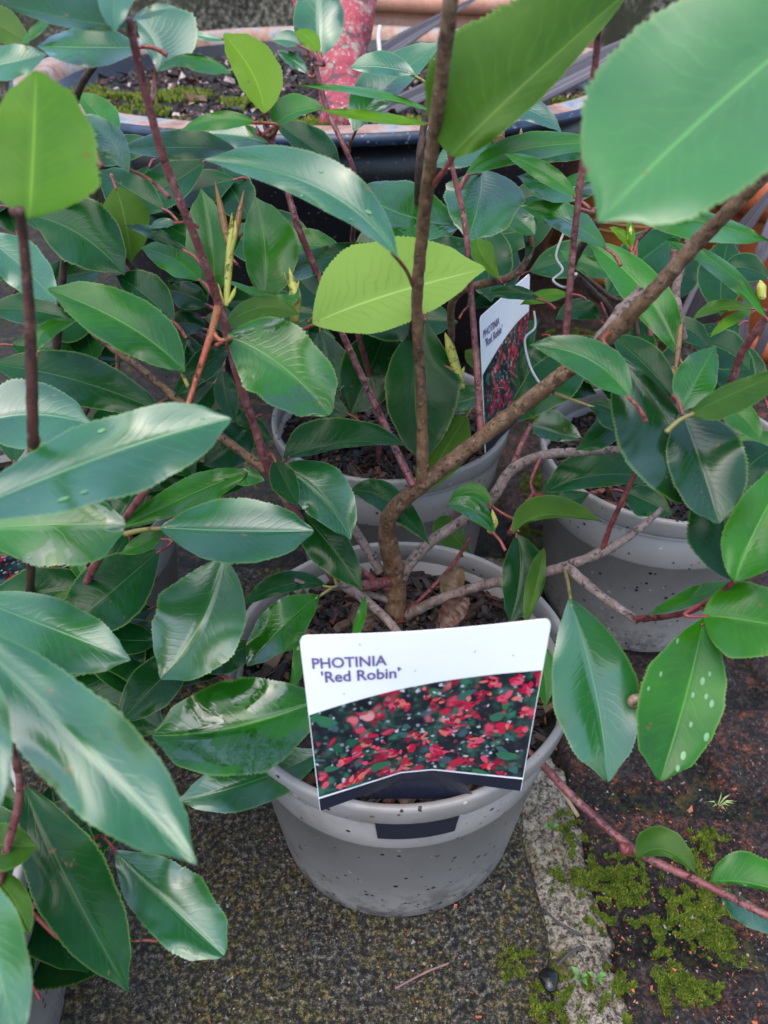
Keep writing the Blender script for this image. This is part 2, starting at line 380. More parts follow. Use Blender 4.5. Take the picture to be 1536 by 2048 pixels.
# ------------------------------------------------------------------ leaves
def profile(t, pk=.48, sharp=.85):
    """half width of a Photinia blade along its length (0 at the petiole, 0 at the tip)"""
    a = pk
    if t < a: x = t/a; w = math.sin(x*math.pi/2)**.90
    else: x = (t-a)/(1-a); w = math.cos(x*math.pi/2)**(sharp*.92)
    if t > .88: w *= 1-.42*math.sin((t-.88)/.12*math.pi/2)
    return max(w, 0.0)
NL, NW = 96, 6
def leaf(plant, spec):
    (b, m_, t, wL, wR, z, cls) = spec[:7]; o = spec[7] if len(spec) > 7 else {}
    flat = o.get('f', .55); pk = o.get('pk', .48); sh = o.get('sh', .85); under = o.get('u', cls == 'u')
    bx, by = b; tx, ty = t
    L2 = math.hypot(tx-bx, ty-by)
    if m_ is None:
        s = o.get('bow', random.uniform(-.05, .05)); m_ = ((bx+tx)/2+s*(ty-by), (by+ty)/2-s*(tx-bx))
    mx, my = m_
    def zz(y, t_): return z*(1 - .0)*(1-1.28*flat*(my-y)/F*-1*-1) if False else z+1.28*flat*((my-y)/F)*z
    zb = o.get('zb', zz(by, 0)); zt = o.get('zt', zz(ty, 1)-o.get('droop', 0)*z*L2/F)
    cpx, cpy, cpz = 2*mx-.5*(bx+tx), 2*my-.5*(by+ty), 2*z-.5*(zb+zt)
    nt = o.get('nt', max(14, int(L2/11*z/.35)+10)); amp = o.get('ser', .042)
    seed = random.random()*100; vs = []; uvs = []
    wav = o.get('wav', random.uniform(.03, .09)); fold = o.get('fold', random.uniform(.25, .6)); tw = o.get('tw', random.uniform(-.35, .35)); bend = o.get('bend', random.uniform(-.05, .10)); wr = random.uniform(.6, 1.2)*wav; ph = random.random()*6
    row = 2*NW+1
    for i in range(NL+1):
        s = i/NL
        x = (1-s)**2*bx+2*s*(1-s)*cpx+s*s*tx; y = (1-s)**2*by+2*s*(1-s)*cpy+s*s*ty; zc = (1-s)**2*zb+2*s*(1-s)*cpz+s*s*zt
        dx = (1-s)*(cpx-bx)+s*(tx-cpx); dy = (1-s)*(cpy-by)+s*(ty-cpy); dl = math.hypot(dx, dy) or 1
        nx, ny = dy/dl, -dx/dl
        pr = profile(s, pk, sh)
        side_ = 1; saw = (s*nt+.4*noise.noise(Vector((s*8, seed, 9)))) % 1.0; tooth = 1+amp*(.35+1.9*abs(noise.noise(Vector((s*13, seed, side_*7)))))*(saw*1.6-.8) if .06 < s < .97 else 1
        Lm = L2/F*z
        for k in range(-NW, NW+1):
            q = k/NW; side = -1 if q < 0 else 1     # q<0 right, q>0 left
            w = wL if q > 0 else wR; a = abs(q)
            wd = w*pr*a*(tooth if a > .99 else 1)*(1+.09*noise.noise(Vector((s*6, seed, side*3))))
            ox, oy = nx*wd*side, ny*wd*side
            real = wd/F*zc
            dz = -1.28*flat*oy/F*zc                 # a leaf lying back like the ground: lower edge nearer
            dz -= fold*real*(1-.35*a)               # V fold, edges toward the viewer
            dz += o.get('dL' if q > 0 else 'dR', 0)*real
            dz += wr*Lm*pr*a*a*math.sin(s*9+ph+side*1.3)+.010*Lm*a*noise.noise(Vector((s*6, q*2, seed)))
            dz += tw*real*side*(s-.45)*1.6+bend*Lm*math.sin(s*math.pi)**2*-1
            vs.append(P(x+ox, y+oy, zc+dz)); uvs.append((q, s))
    fs = []
    for i in range(NL):
        for k in range(row-1):
            a = i*row+k
            # order so that the upper face looks at the viewer
            f = (a, a+1, a+row+1, a+row)
            fs.append(f if under else f[::-1])
    mb = MB(); mb.add(vs, fs, 0, uvs)
    ob = mb.build('leaf', LM[cls], plant, uv=True)
    if o.get('lab'): ob['label'] = o['lab']
    if o.get('marks'):
        inv = []
        for k_, vv in enumerate(vs):
            d = vv-CAM; zc_ = d.dot(FW); inv.append((768+F*d.dot(RT)/zc_, 1024-F*d.dot(UP)/zc_))
        mk = MB()
        for (qx, qy, qr) in o['marks']:
            k_ = min(range(len(vs)), key=lambda q: (inv[q][0]-qx)**2+(inv[q][1]-qy)**2)
            i_, c_ = divmod(k_, row); i_ = min(max(i_, 1), NL-1); c_ = min(max(c_, 1), row-2)
            tu = (vs[i_*row+c_+1]-vs[i_*row+c_-1]).normalized(); tv = (vs[(i_+1)*row+c_]-vs[(i_-1)*row+c_]).normalized(); nn = tu.cross(tv).normalized()
            if nn.dot(CAM-vs[k_]) < 0: nn = -nn
            tv = nn.cross(tu); c0 = vs[i_*row+c_]+nn*.0003; R_ = qr*z/F
            ring = [c0+(tu*math.cos(a*.6283)*.55+tv*math.sin(a*.6283))*R_ for a in range(10)]
            mk.add(ring+[c0+nn*R_*.12], [(a, (a+1) % 10, 10) for a in range(10)])
        mk.build('water_marks', MARKM, ob)
    # petiole
    pb = P(bx, by, zb); path = o.get('pet')
    if path != 0:
        d0 = P(bx, by, zb)-P(bx+(mx-bx)*.15, by+(my-by)*.15, zb+(z-zb)*.15); d0.normalize()
        r0 = .0009*o.get('pr', 1)
        if path: pts = [pb-d0*.004]+[P(*q) for q in path]
        else:
            best = None
            for st in plant_stems.get(plant.name, []):
                for q in st:
                    dd = (q-pb).length
                    if best is None or dd < best[0]: best = (dd, q)
            if best and best[0] < .026 and best[0] > .002: pts = [pb-d0*.003, pb+d0*min(.012, best[0]*.5), best[1]]
            else: pts = [pb-d0*.003, pb+d0*.005, pb+d0*.011+Vector((0, 0, -.003))]
        pm = MB(); tube(pm, pts, [r0*.8]+[r0]*(len(pts)-2)+[r0*1.25], 8, 6)
        ob2 = pm.build('petiole', PETG if o.get('pg') else PET, ob)
    return ob
plant_stems = {}
MARKM = simple('limescale', (.11, .25, .10), .45, .15, 300)
def stem(plant, pts, r, cls, name='branch', jit=.14, nodes=.5, seg=12, reg=True):
    """pts (px, py, z); r in photo pixels at that depth"""
    if len(r) > 2: r = [q*(.84 if cls in 'ur' else .92) for q in r]
    ps = [P(*q) for q in pts]; rr = [(r[0]+(r[1]-r[0])*i/(len(pts)-1))*pts[i][2]/F for i in range(len(pts))] if len(r) == 2 else [a*q[2]/F for a, q in zip(r, pts)]
    mb = MB(); tube(mb, ps, rr, seg, 26, 0, jit, nodes); ob = mb.build(name, BK[cls], plant)
    if reg: plant_stems.setdefault(plant.name, []).append(smoothpath(ps, rr, 8)[0])
    return ob
def bud(plant, pts, r, cls='l', name='bud'):
    ps = [P(*q) for q in pts]; n = len(ps); rr = [r*pts[i][2]/F*(.55+.6*math.sin(math.pi*min(1, .1+.75*i/(n-1)))) for i in range(n)]; rr[-1] = .0001
    mb = MB(); tube(mb, ps, rr, 8, 5); return mb.build(name, BK[cls], plant)

RIMH = .173; RR = .110
def pot(plant, cx, cy, wob=.006, seed=1, chips=900, slotless=True, soilz=.150):
    rnd = random.Random(seed)
    b = MB(); lathe(b, cx, cy, [(.0, .002), (.083, .002), (.0865, .006), (.088, .02), (.0985, .118), (.0995, .1185), (.1000, .1200), (.1003, .122), (.1047, .1585), (.1025, .1585), (.0855, .010), (0, .010)], 128, 0, wob)
    ob = b.build('pot', POT, plant)
    r = MB(); lathe(r, cx, cy, [(.1046, .1565), (.1070, .1572), (.1078, .159), (.1088, .170), (.1085, .1725), (.1075, .1733), (.1050, .1732), (.1040, .172), (.1030, .1525), (.1050, .1525)], 128, 0, wob)
    r.build('rim', POT, ob)
    s = MB(); disc(s, cx, cy, soilz, .1015, 0, 72, 22, .006, 45)
    for _ in range(chips):
        a = rnd.random()*6.283; q = .0955*math.sqrt(rnd.random()); x = cx+q*math.cos(a); y = cy+q*math.sin(a); L = rnd.uniform(.0012, .0085)*(1.6 if rnd.random() > .93 else 1); w = L*rnd.uniform(.10, .42); h = w*rnd.uniform(.3, .8)
        M = Matrix.Rotation(rnd.random()*6.283, 3, 'Z') @ Matrix.Rotation(rnd.uniform(-.5, .5), 3, 'Y') @ Matrix.Rotation(rnd.uniform(-.6, .6), 3, 'X')
        c = Vector((x, y, soilz+rnd.uniform(.0, .006)))
        vs = [c+M @ Vector((L*sx*rnd.uniform(.6, 1.1), w*sy*rnd.uniform(.5, 1.1), h*sz*rnd.uniform(.6, 1.2))) for sx in (-1, 1) for sy in (-1, 1) for sz in (-1, 1)]
        s.add(vs, [(0, 1, 3, 2), (4, 6, 7, 5), (0, 4, 5, 1), (2, 3, 7, 6), (0, 2, 6, 4), (1, 5, 7, 3)], rnd.choice([1, 1, 1, 1, 2, 3, 4, 4, 4]))
    s.build('soil', [SOIL]+CHIPS, plant, smooth=False)
def new_plant(cx, cy, label, group='potted shrubs in taupe plastic pots'):
    e = empty('potted_shrub', (cx, cy, 0)); tag(e, label, 'potted shrub', group); return e

A = new_plant(.010, .330, 'shrub in the front taupe pot, thick forked brown trunk, white card on its rim')
B = new_plant(.006, .620, 'shrub in the shaded taupe pot directly behind the front pot, beside the side-on card')
C = new_plant(.245, .565, 'shrub in the speckled taupe pot on mossy bricks at the right of the front pot')
D = new_plant(-.275, .49, 'shrub in the far left taupe pot with long pale leaves and a navy card strip')
E_ = new_plant(-.285, .180, 'shrub at the lower left corner with very large bluish leaves hanging over its pot')
pot(A, .010, .330, .008, 1, 3200); pot(B, .006, .620, .006, 2, 2400); pot(C, .245, .565, .006, 3, 2600); pot(D, -.275, .49, .006, 4, 900); pot(E_, -.285, .180, .006, 5, 300)

# ---- branches of the front shrub
stem(A, [(792, 1236, .545), (789, 1150, .53), (774, 1060, .505), (796, 1010, .49), (850, 966, .475)], [24, 23, 19, 19, 17], 'b', 'trunk')
stem(A, [(846, 972, .475), (843, 800, .44), (834, 600, .39), (858, 350, .33), (884, 150, .29), (908, -60, .26)], [15, 11, 13, 15, 16, 18], 'b')
stem(A, [(846, 968, .475), (950, 885, .455), (1060, 800, .43), (1200, 688, .40), (1300, 590, .37), (1400, 480, .35), (1530, 350, .32), (1600, 280, .31)], [17, 17, 18, 17, 17, 17, 15, 13], 'b')
stem(A, [(1196, 690, .40), (1240, 628, .395), (1286, 578, .39)], [16, 15, 13], 'g', jit=.3)
stem(A, [(826, 972, .475), (760, 830, .48), (695, 690, .47), (640, 560, .46), (597, 455, .44), (565, 350, .43), (543, 290, .42), (532, 250, .42)], [10, 8, 8, 8, 8, 7, 8, 8], 'u')
stem(A, [(962, 866, .452), (953, 730, .44), (943, 600, .43), (930, 450, .42), (908, 350, .41), (890, 262, .40)], [9, 8, 7, 7, 6, 6], 'u')
stem(A, [(1128, 742, .42), (1133, 660, .41), (1146, 500, .39), (1165, 330, .37), (1190, 130, .35), (1200, 20, .33)], [9, 8, 8, 8, 8, 8], 'u')
stem(A, [(785, 1160, .53), (726, 1172, .51), (676, 1160, .50), (640, 1108, .49), (600, 1040, .475), (545, 955, .46), (508, 850, .44), (472, 740, .42), (440, 615, .40), (392, 480, .37), (322, 300, .34), (256, 36, .30)], [14, 13, 14, 12, 12, 11, 10, 10, 11, 10, 10, 10], 'u')
stem(A, [(676, 1164, .50), (730, 1200, .49), (790, 1258, .47), (830, 1330, .45)], [11, 10, 9, 8], 'g')
stem(A, [(762, 1145, .53), (735, 1100, .53), (704, 1052, .53), (670, 1010, .53)], [11, 10, 10, 9], 'g')
stem(A, [(806, 1160, .53), (818, 1130, .53), (860, 1085, .53), (920, 1045, .525), (976, 1008, .52), (1022, 942, .515), (1090, 910, .50), (1180, 903, .48), (1264, 898, .46)], [9, 12, 12, 12, 12, 12, 11, 9, 8], 'g')
stem(A, [(1022, 942, .515), (1040, 895, .52), (1062, 850, .53)], [7, 6, 5], 'u')
stem(A, [(800, 1238, .545), (870, 1203, .53), (960, 1172, .51), (1060, 1152, .49), (1150, 1126, .47), (1222, 1095, .46), (1275, 1060, .46), (1324, 1018, .46)], [12, 11, 11, 11, 11, 11, 8, 6], 'g')
stem(A, [(1134, 1134, .47), (1200, 1190, .45), (1276, 1242, .43)], [12, 10, 9], 'g')
stem(A, [(1272, 1238, .43), (1340, 1232, .41), (1400, 1214, .39), (1470, 1162, .37)], [8, 7, 7, 6], 'r')
stem(A, [(1206, 1096, .46), (1222, 1050, .45), (1250, 990, .44), (1276, 935, .43)], [7, 6, 6, 5], 'r')
stem(A, [(930, 1420, .47), (1058, 1505, .45), (1150, 1598, .43), (1270, 1700, .41), (1400, 1764, .39), (1536, 1832, .37), (1640, 1880, .36)], [9, 9, 10, 10, 9, 9, 9], 'u')
stem(A, [(438, 606, .40), (424, 660, .392), (402, 730, .383), (374, 815, .375)], [9, 8, 7, 5], 'q')
stem(A, [(424, 662, .392), (440, 680, .39), (462, 676, .39)], [5, 5, 4], 'q')
stem(A, [(1075, 1000, .50), (1062, 965, .50), (1082, 915, .50)], [4, 4, 5], 'r'); stem(A, [(1018, 1068, .49), (1050, 1010, .495), (1068, 985, .50)], [6, 5, 4], 'r')
stem(A, [(778, 1180, .53), (700, 1120, .52), (640, 1030, .50), (585, 960, .48), (560, 925, .465)], [7, 7, 6, 6, 5], 'u')
stem(A, [(775, 1200, .535), (700, 1178, .52), (640, 1176, .50), (590, 1160, .49)], [7, 6, 5, 4], 'g')
stem(A, [(812, 1225, .54), (850, 1190, .54), (905, 1130, .54), (940, 1075, .53)], [6, 5, 5, 4], 'r')
# ---- other plants' branches
stem(B, [(767, 1020, .72), (757, 930, .70), (763, 850, .68), (742, 760, .66), (700, 600, .60), (705, 480, .54), (712, 360, .47), (655, 220, .46), (628, 118, .45)], [9, 8, 7, 7, 7, 6, 6, 6, 6], 'u')
stem(B, [(800, 930, .72), (820, 700, .62), (832, 500, .50), (836, 350, .44), (848, 250, .43), (868, 160, .42), (884, 90, .42)], [7, 7, 6, 7, 8, 8, 7], 'k')
stem(B, [(870, 930, .71), (900, 700, .62), (912, 592, .56), (1024, 552, .54), (1062, 500, .53), (1056, 460, .52)], [8, 8, 8, 9, 7, 6], 'b')
stem(B, [(740, 950, .73), (560, 700, .64), (300, 560, .52), (210, 470, .48)], [7, 6, 6, 5], 'k')
stem(C, [(1260, 1040, .72), (1230, 800, .70), (1225, 640, .66), (1180, 580, .62), (1145, 530, .60), (1215, 420, .55)], [9, 9, 8, 9, 9, 8], 'k')
stem(C, [(1300, 900, .70), (1270, 640, .66), (1215, 590, .64), (1148, 535, .62)], [6, 5, 5, 5], 'k')
stem(C, [(1390, 1010, .70), (1385, 800, .66), (1360, 640, .60), (1352, 580, .59), (1372, 500, .58), (1386, 452, .57)], [9, 9, 9, 9, 8, 8], 'g')
stem(C, [(1360, 640, .60), (1346, 560, .59), (1348, 500, .58)], [8, 8, 7], 'u')
stem(C, [(1370, 1000, .70), (1290, 620, .66), (1264, 560, .64), (1262, 500, .63), (1285, 470, .62), (1310, 448, .61)], [8, 6, 6, 5, 5, 4], 'u')
stem(C, [(1400, 1010, .70), (1465, 760, .58), (1500, 680, .55), (1560, 600, .52)], [9, 9, 9, 8], 'u')
stem(D, [(60, 1200, .50), (64, 1000, .36), (66, 890, .30), (60, 650, .27), (46, 470, .25), (38, 420, .24)], [9, 11, 12, 12, 11, 12], 'n')
stem(D, [(110, 1100, .62), (135, 1226, .50), (190, 1130, .45), (245, 1045, .42), (300, 968, .40), (360, 880, .38)], [9, 9, 10, 9, 9, 7], 'u')
stem(D, [(90, 1080, .62), (170, 1240, .56), (215, 1190, .53), (262, 1150, .51)], [9, 9, 9, 8], 'g', jit=.35)
stem(D, [(242, 1175, .52), (258, 1130, .50), (262, 1080, .48), (250, 1050, .46)], [5, 5, 5, 4], 'u')
stem(D, [(60, 1000, .62), (240, 905, .56), (236, 740, .52), (230, 640, .50)], [7, 6, 5, 5], 'b')
stem(A, [(540, 945, .47), (440, 872, .47), (370, 812, .47), (290, 745, .47), (180, 660, .47)], [10, 10, 9, 9, 8], 'b')
stem(D, [(70, 1000, .62), (240, 700, .56), (300, 600, .50), (255, 520, .47), (195, 405, .45), (190, 330, .43)], [8, 7, 8, 7, 7, 6], 'k')
stem(D, [(200, 700, .55), (300, 600, .51), (355, 640, .50), (414, 678, .49)], [8, 8, 8, 7], 'k')
stem(D, [(90, 950, .62), (130, 500, .47), (145, 230, .40), (192, 125, .37)], [9, 8, 8, 7], 'k')
stem(E_, [(-60, 2300, .40), (-40, 1950, .36), (0, 1750, .34), (40, 1570, .32), (-20, 1400, .28)], [12, 11, 10, 9, 8], 'u')
stem(E_, [(-40, 1950, .36), (60, 1820, .38), (110, 1750, .39), (200, 1690, .38)], [8, 7, 7, 6], 'u')

# ---- leaves: (base, mid, tip, left width, right width, depth, look, options); widths seen travelling from base to tip
for s in [
 # front shrub, upper centre
 ((528, 228), (506, 150), (447, 68), 34, 58, .40, 'y', dict(f=.25, sh=.55, pet=[(532, 250, .42)], lab='bright yellow-green young leaf standing upright')),
 ((795, 515), (640, 378), (408, 320), 34, 62, .33, 'p', dict(f=.7, sh=.7, marks=[(640,348,5),(735,425,7),(700,440,4),(600,400,4)], pet=[(812, 540, .345), (826, 572, .385)])),
 ((903, 313), (1010, 205), (1290, -50), 168, 44, .315, 'o', dict(f=.1, pk=.52, pet=[(880, 352, .325), (864, 372, .335)], pr=1.4, lab='large olive-green leaf lit through from behind')),
 ((680, 338), (620, 292), (545, 240), 24, 40, .44, 'd', dict(pet=[(700, 350, .46), (712, 362, .47)])),
 ((545, 290), (480, 272), (408, 268), 25, 25, .42, 'p', {}),
 ((548, 254), (590, 225), (652, 216), 40, 12, .41, 'm', dict(pk=.35)),
 ((515, 246), (440, 238), (360, 262), 22, 16, .40, 'm', dict(f=.4)),
 ((475, 303), (370, 295), (232, 300), 24, 38, .41, 'd', dict(f=.8)),
 ((258, 346), (215, 280), (158, 228), 26, 32, .37, 'p', dict(pet=[(300, 360, .37), (338, 394, .36)])),
 ((313, 143), (312, 90), (272, 40), 24, 90, .35, 'p', dict(pk=.6, f=.3, pet=[(308, 170, .35), (305, 205, .34)])),
 ((316, 140), (380, 112), (465, 148), 6, 28, .34, 'm', dict(pk=.7, pet=0)),
 ((262, 42), (310, 22), (356, 16), 14, 12, .31, 'p', dict(pet=0)),
 ((262, -90), (232, -20), (231, 66), 40, 36, .29, 'p', dict(f=.7, pet=0)),
 ((258, 52), (150, 40), (-10, 4), 18, 62, .30, 'd', dict(f=.8, pet=0)),
 ((282, 95), (180, 95), (72, 92), 40, 44, .34, 'w', dict(f=.9)),
 ((225, 286), (200, 235), (150, 185), 20, 36, .42, 'm', {}),
 ((455, 80), (400, 72), (350, 55), 8, 9, .42, 'p', {}),
 ((790, 845), None, (640, 1000), 0, 0, .5, 'd', dict(skip=1)),
 ((625, 648), (770, 592), (972, 537), 118, 66, .41, 'u', dict(f=.3, pk=.45, sh=.72, pet=[(600, 662, .42), (575, 660, .43)], pr=1.3, lab='pale lime underside of a leaf turned over')),
 ((863, 249), (752, 236), (640, 220), 10, 14, .40, 'y', dict(f=.9)),
 ((864, 223), (740, 186), (588, 170), 9, 9, .40, 'm', dict(f=1)),
 ((925, 450), (810, 430), (700, 374), 48, 68, .46, 'w', dict(f=.9)),
 ((962, 338), (958, 400), (935, 480), 86, 72, .45, 'p', dict(pk=.4, sh=.6, pet=[(935, 350, .43), (917, 382, .42)])),
 ((930, 352), (1050, 298), (1230, 290), 32, 26, .44, 'm', dict(pet=[(915, 385, .43)])),
 ((1155, 398), (1090, 345), (1008, 308), 20, 20, .41, 'm', {}),
 ((1215, 500), (1130, 440), (1042, 415), 26, 34, .43, 'w', dict(f=.8)),
 ((1155, 400), (1100, 372), (1035, 352), 30, 26, .44, 'p', {}),
 ((1218, 368), (1150, 385), (1085, 400), 18, 14, .45, 'p', {}),
 ((1222, 350), (1150, 360), (1094, 396), 12, 12, .44, 'm', {}),
 ((940, 225), (1040, 215), (1124, 266), 30, 24, .42, 'p', dict(f=.8)),
 ((990, 250), (940, 290), (865, 335), 38, 34, .47, 'p', {}),
 ((1010, 190), (955, 170), (900, 190), 20, 24, .40, 'p', {}),
 ((1760, -60), (1430, 215), (1196, 446), 168, 226, .24, 'g', dict(f=.45, sh=.95, pk=.56, pet=0, lab='huge out-of-focus leaf close to the lens')),
 ((1225, 416), (1390, 440), (1540, 482), 22, 40, .40, 'm', dict(f=.5, dR=-.2)),
 ((1535, 640), (1450, 540), (1340, 482), 22, 16, .42, 'm', dict(f=.6)),
 ((1262, 800), (1180, 720), (1058, 690), 38, 44, .36, 'w', dict(f=.6, pk=.4)),
 ((1226, 704), (1335, 840), (1432, 1030), 30, 112, .37, 'k', dict(f=.3, pk=.55, sh=.7, tw=.5, wav=.09, lab='dark leaf with a torn pinkish midrib')),
 ((1362, 820), (1400, 925), (1438, 1048), 96, 66, .355, 'k', dict(f=.4, pk=.5, sh=.6, wav=.07)),
 ((1240, 800), (1215, 860), (1150, 900), 26, 30, .44, 'd', {}),
 ((1545, 900), (1500, 930), (1450, 985), 40, 50, .42, 'd', dict(f=.3)),
 ((1360, 822), (1392, 760), (1432, 690), 44, 40, .40, 'w', dict(f=.5, ser=.04, nt=30)),
 ((1350, 800), (1290, 730), (1220, 672), 26, 42, .42, 'd', dict(ser=.03)),
 ((1376, 832), (1460, 790), (1600, 730), 22, 40, .34, 'o', dict(f=.4, pg=1, lab='long pale green leaf with a brownish midrib')),
 ((1420, 810), (1480, 830), (1522, 886), 28, 30, .42, 'm', dict(ser=.05)),
 ((1468, 1162), (1450, 1050), (1470, 935), 78, 52, .38, 'd', dict(f=.3, pet=0)),
 ((1470, 1164), (1510, 1060), (1600, 900), 60, 75, .35, 'm', dict(f=.2, pet=0, lab='bright green leaf cut by the right edge of the frame')),
 ((1404, 1232), (1490, 1240), (1660, 1270), 78, 78, .37, 'm', dict(f=.4)),
 ((1460, 1164), (1390, 1195), (1295, 1230), 14, 22, .40, 'm', dict(pet=0)),
 ((1408, 1234), (1372, 1390), (1320, 1562), 80, 92, .37, 'm', dict(f=0, sh=.55, pk=.52, droop=.1, marks=[(1354,1283,6),(1320,1347,6),(1280,1370,5),(1402,1360,8),(1415,1348,5),(1382,1388,6),(1415,1393,6),(1425,1407,8),(1380,1448,6),(1420,1475,9),(1363,1510,9),(1357,1535,7)], pet=[(1410, 1225, .38), (1402, 1214, .39)], lab='hanging bright green leaf with white water marks')),
 ((1138, 1196), (1188, 1370), (1216, 1564), 84, 88, .38, 'p', dict(f=0, sh=.62, pk=.55, pet=[(1136, 1165, .42), (1130, 1142, .465)], pg=1, lab='hanging bluish leaf right of the white tag')),
 ((1275, 1716), (1330, 1700), (1392, 1748), 46, 14, .40, 'o', dict(pk=.3, pet=0)),
 ((1425, 1766), (1490, 1765), (1620, 1800), 62, 8, .385, 'm', dict(pk=.45, pet=0)),
 ((1440, 1778), (1500, 1815), (1600, 1880), 10, 36, .39, 'p', dict(pet=0)),
 ((1085, 988), (1200, 950), (1345, 962), 56, 24, .50, 'd', dict(f=.6, pet=[(1072, 992, .50)])),
 ((1175, 812), (1225, 822), (1275, 885), 18, 36, .43, 'd', dict(pet=[(1145, 800, .43), (1108, 786, .425)], pg=1)),
 ((1026, 1068), (1090, 1030), (1206, 1044), 40, 8, .46, 'o', dict(pet=[(1018, 1068, .48)], f=.5)),
 ((1032, 1068), (1040, 1150), (1018, 1250), 52, 36, .49, 'd', dict(f=.2)),
 ((1088, 1095), (1075, 1160), (1048, 1260), 12, 22, .47, 'o', dict(f=.2, pet=0)),
 ((990, 1070), (945, 1020), (892, 1010), 18, 24, .48, 'w', dict(f=.7)),
 ((984, 1012), (945, 985), (898, 1004), 16, 20, .50, 'm', dict(ser=.05)),
 ((700, 985), (770, 1000), (860, 1090), 34, 24, .51, 'd', dict(pg=1)),
 ((370, 745), (262, 655), (96, 578), 52, 62, .39, 'm', dict(f=.5, wav=.06, pk=.5, sh=.6, pet=[(377, 775, .38)], pg=1, lab='twisted bright green leaf with a wavy edge')),
 ((452, 672), (560, 730), (660, 830), 84, 78, .39, 'w', dict(f=.5, pk=.42, sh=.5, pet=[(432, 690, .385)], lab='wet glossy bright green leaf')),
 ((440, 662), (520, 615), (600, 630), 24, 34, .42, 'o', dict(pet=0)),
 ((566, 918), (690, 885), (816, 892), 56, 12, .46, 'd', dict(pk=.25, ser=.03, pet=[(548, 940, .465)])),
 ((556, 935), (640, 990), (702, 1080), 62, 44, .45, 'p', {}),
 ((548, 918), (570, 960), (596, 1012), 24, 30, .44, 'd', {}),
 ((596, 1020), (655, 1085), (726, 1182), 40, 46, .47, 'd', dict(f=.3)),
 ((530, 962), (490, 950), (444, 958), 22, 14, .44, 'w', dict(pet=0)),
 ((496, 944), (390, 985), (230, 1062), 30, 34, .43, 'm', dict(f=.7, pet=[(520, 950, .455)], pr=1.3)),
 ((640, 1190), (568, 1250), (494, 1332), 40, 46, .47, 'w', dict(f=.5, sh=.6, pet=[(665, 1175, .49)], pg=1)),
 ((655, 1172), (570, 1170), (488, 1212), 16, 28, .49, 'd', dict(f=.7, pg=1)),
 ((655, 1392), (480, 1452), (303, 1472), 100, 96, .40, 'w', dict(f=.6, sh=.6, lab='broad wet leaf left of the white tag, half sheen and half deep green')),
 ((650, 1500), (500, 1565), (352, 1602), 52, 60, .43, 'p', dict(f=.6, pet=0)),
 ((700, 1300), (720, 1240), (730, 1190), 10, 10, .46, 'm', dict(pet=0)),
 ((1060, 1290), (1085, 1330), (1090, 1420), 25, 25, .44, 'm', dict(pet=0)),
 ((575, 1400), (605, 1290), (560, 1310), 20, 20, .45, 'm', dict(pet=0)),
 ]:
    if len(s) > 7 and s[7].get('skip'): continue
    leaf(A, s)
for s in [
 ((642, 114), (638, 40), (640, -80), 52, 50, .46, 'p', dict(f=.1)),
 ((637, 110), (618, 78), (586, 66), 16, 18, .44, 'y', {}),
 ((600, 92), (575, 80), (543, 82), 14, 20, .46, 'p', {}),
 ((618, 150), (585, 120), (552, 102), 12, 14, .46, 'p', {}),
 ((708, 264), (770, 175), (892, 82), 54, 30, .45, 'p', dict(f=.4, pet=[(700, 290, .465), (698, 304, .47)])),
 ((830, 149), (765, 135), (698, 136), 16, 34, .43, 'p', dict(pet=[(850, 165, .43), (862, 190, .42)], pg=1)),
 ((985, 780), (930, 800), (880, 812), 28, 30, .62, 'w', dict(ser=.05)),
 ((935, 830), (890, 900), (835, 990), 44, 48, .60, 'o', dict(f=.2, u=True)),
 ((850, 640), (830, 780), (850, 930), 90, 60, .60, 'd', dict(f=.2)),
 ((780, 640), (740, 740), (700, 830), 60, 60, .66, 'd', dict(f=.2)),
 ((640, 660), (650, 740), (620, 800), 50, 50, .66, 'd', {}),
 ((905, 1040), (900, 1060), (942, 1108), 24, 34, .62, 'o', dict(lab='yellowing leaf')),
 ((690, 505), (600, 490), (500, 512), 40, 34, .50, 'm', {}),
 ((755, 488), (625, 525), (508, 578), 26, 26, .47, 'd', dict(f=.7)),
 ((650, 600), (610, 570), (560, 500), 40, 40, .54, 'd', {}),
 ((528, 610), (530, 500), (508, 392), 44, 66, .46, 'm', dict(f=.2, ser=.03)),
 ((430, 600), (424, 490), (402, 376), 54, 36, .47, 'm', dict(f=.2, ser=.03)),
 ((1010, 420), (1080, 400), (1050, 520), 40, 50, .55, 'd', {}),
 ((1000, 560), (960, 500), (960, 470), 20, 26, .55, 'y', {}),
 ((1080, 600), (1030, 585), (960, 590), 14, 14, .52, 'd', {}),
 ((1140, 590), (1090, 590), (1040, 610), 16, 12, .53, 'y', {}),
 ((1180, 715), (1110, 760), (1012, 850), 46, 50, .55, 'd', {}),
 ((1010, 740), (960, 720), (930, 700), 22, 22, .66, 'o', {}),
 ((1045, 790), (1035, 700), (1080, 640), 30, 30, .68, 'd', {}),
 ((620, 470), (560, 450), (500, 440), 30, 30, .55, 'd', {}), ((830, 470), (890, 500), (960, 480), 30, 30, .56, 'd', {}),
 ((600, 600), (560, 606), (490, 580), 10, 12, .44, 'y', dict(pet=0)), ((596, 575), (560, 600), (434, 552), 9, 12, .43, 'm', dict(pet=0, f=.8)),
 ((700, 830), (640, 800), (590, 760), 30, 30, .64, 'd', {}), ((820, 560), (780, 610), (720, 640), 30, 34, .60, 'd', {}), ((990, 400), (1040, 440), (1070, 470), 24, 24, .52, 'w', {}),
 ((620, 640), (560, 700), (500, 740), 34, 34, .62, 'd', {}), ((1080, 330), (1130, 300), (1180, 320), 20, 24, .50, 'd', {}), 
 ]: leaf(B, s)
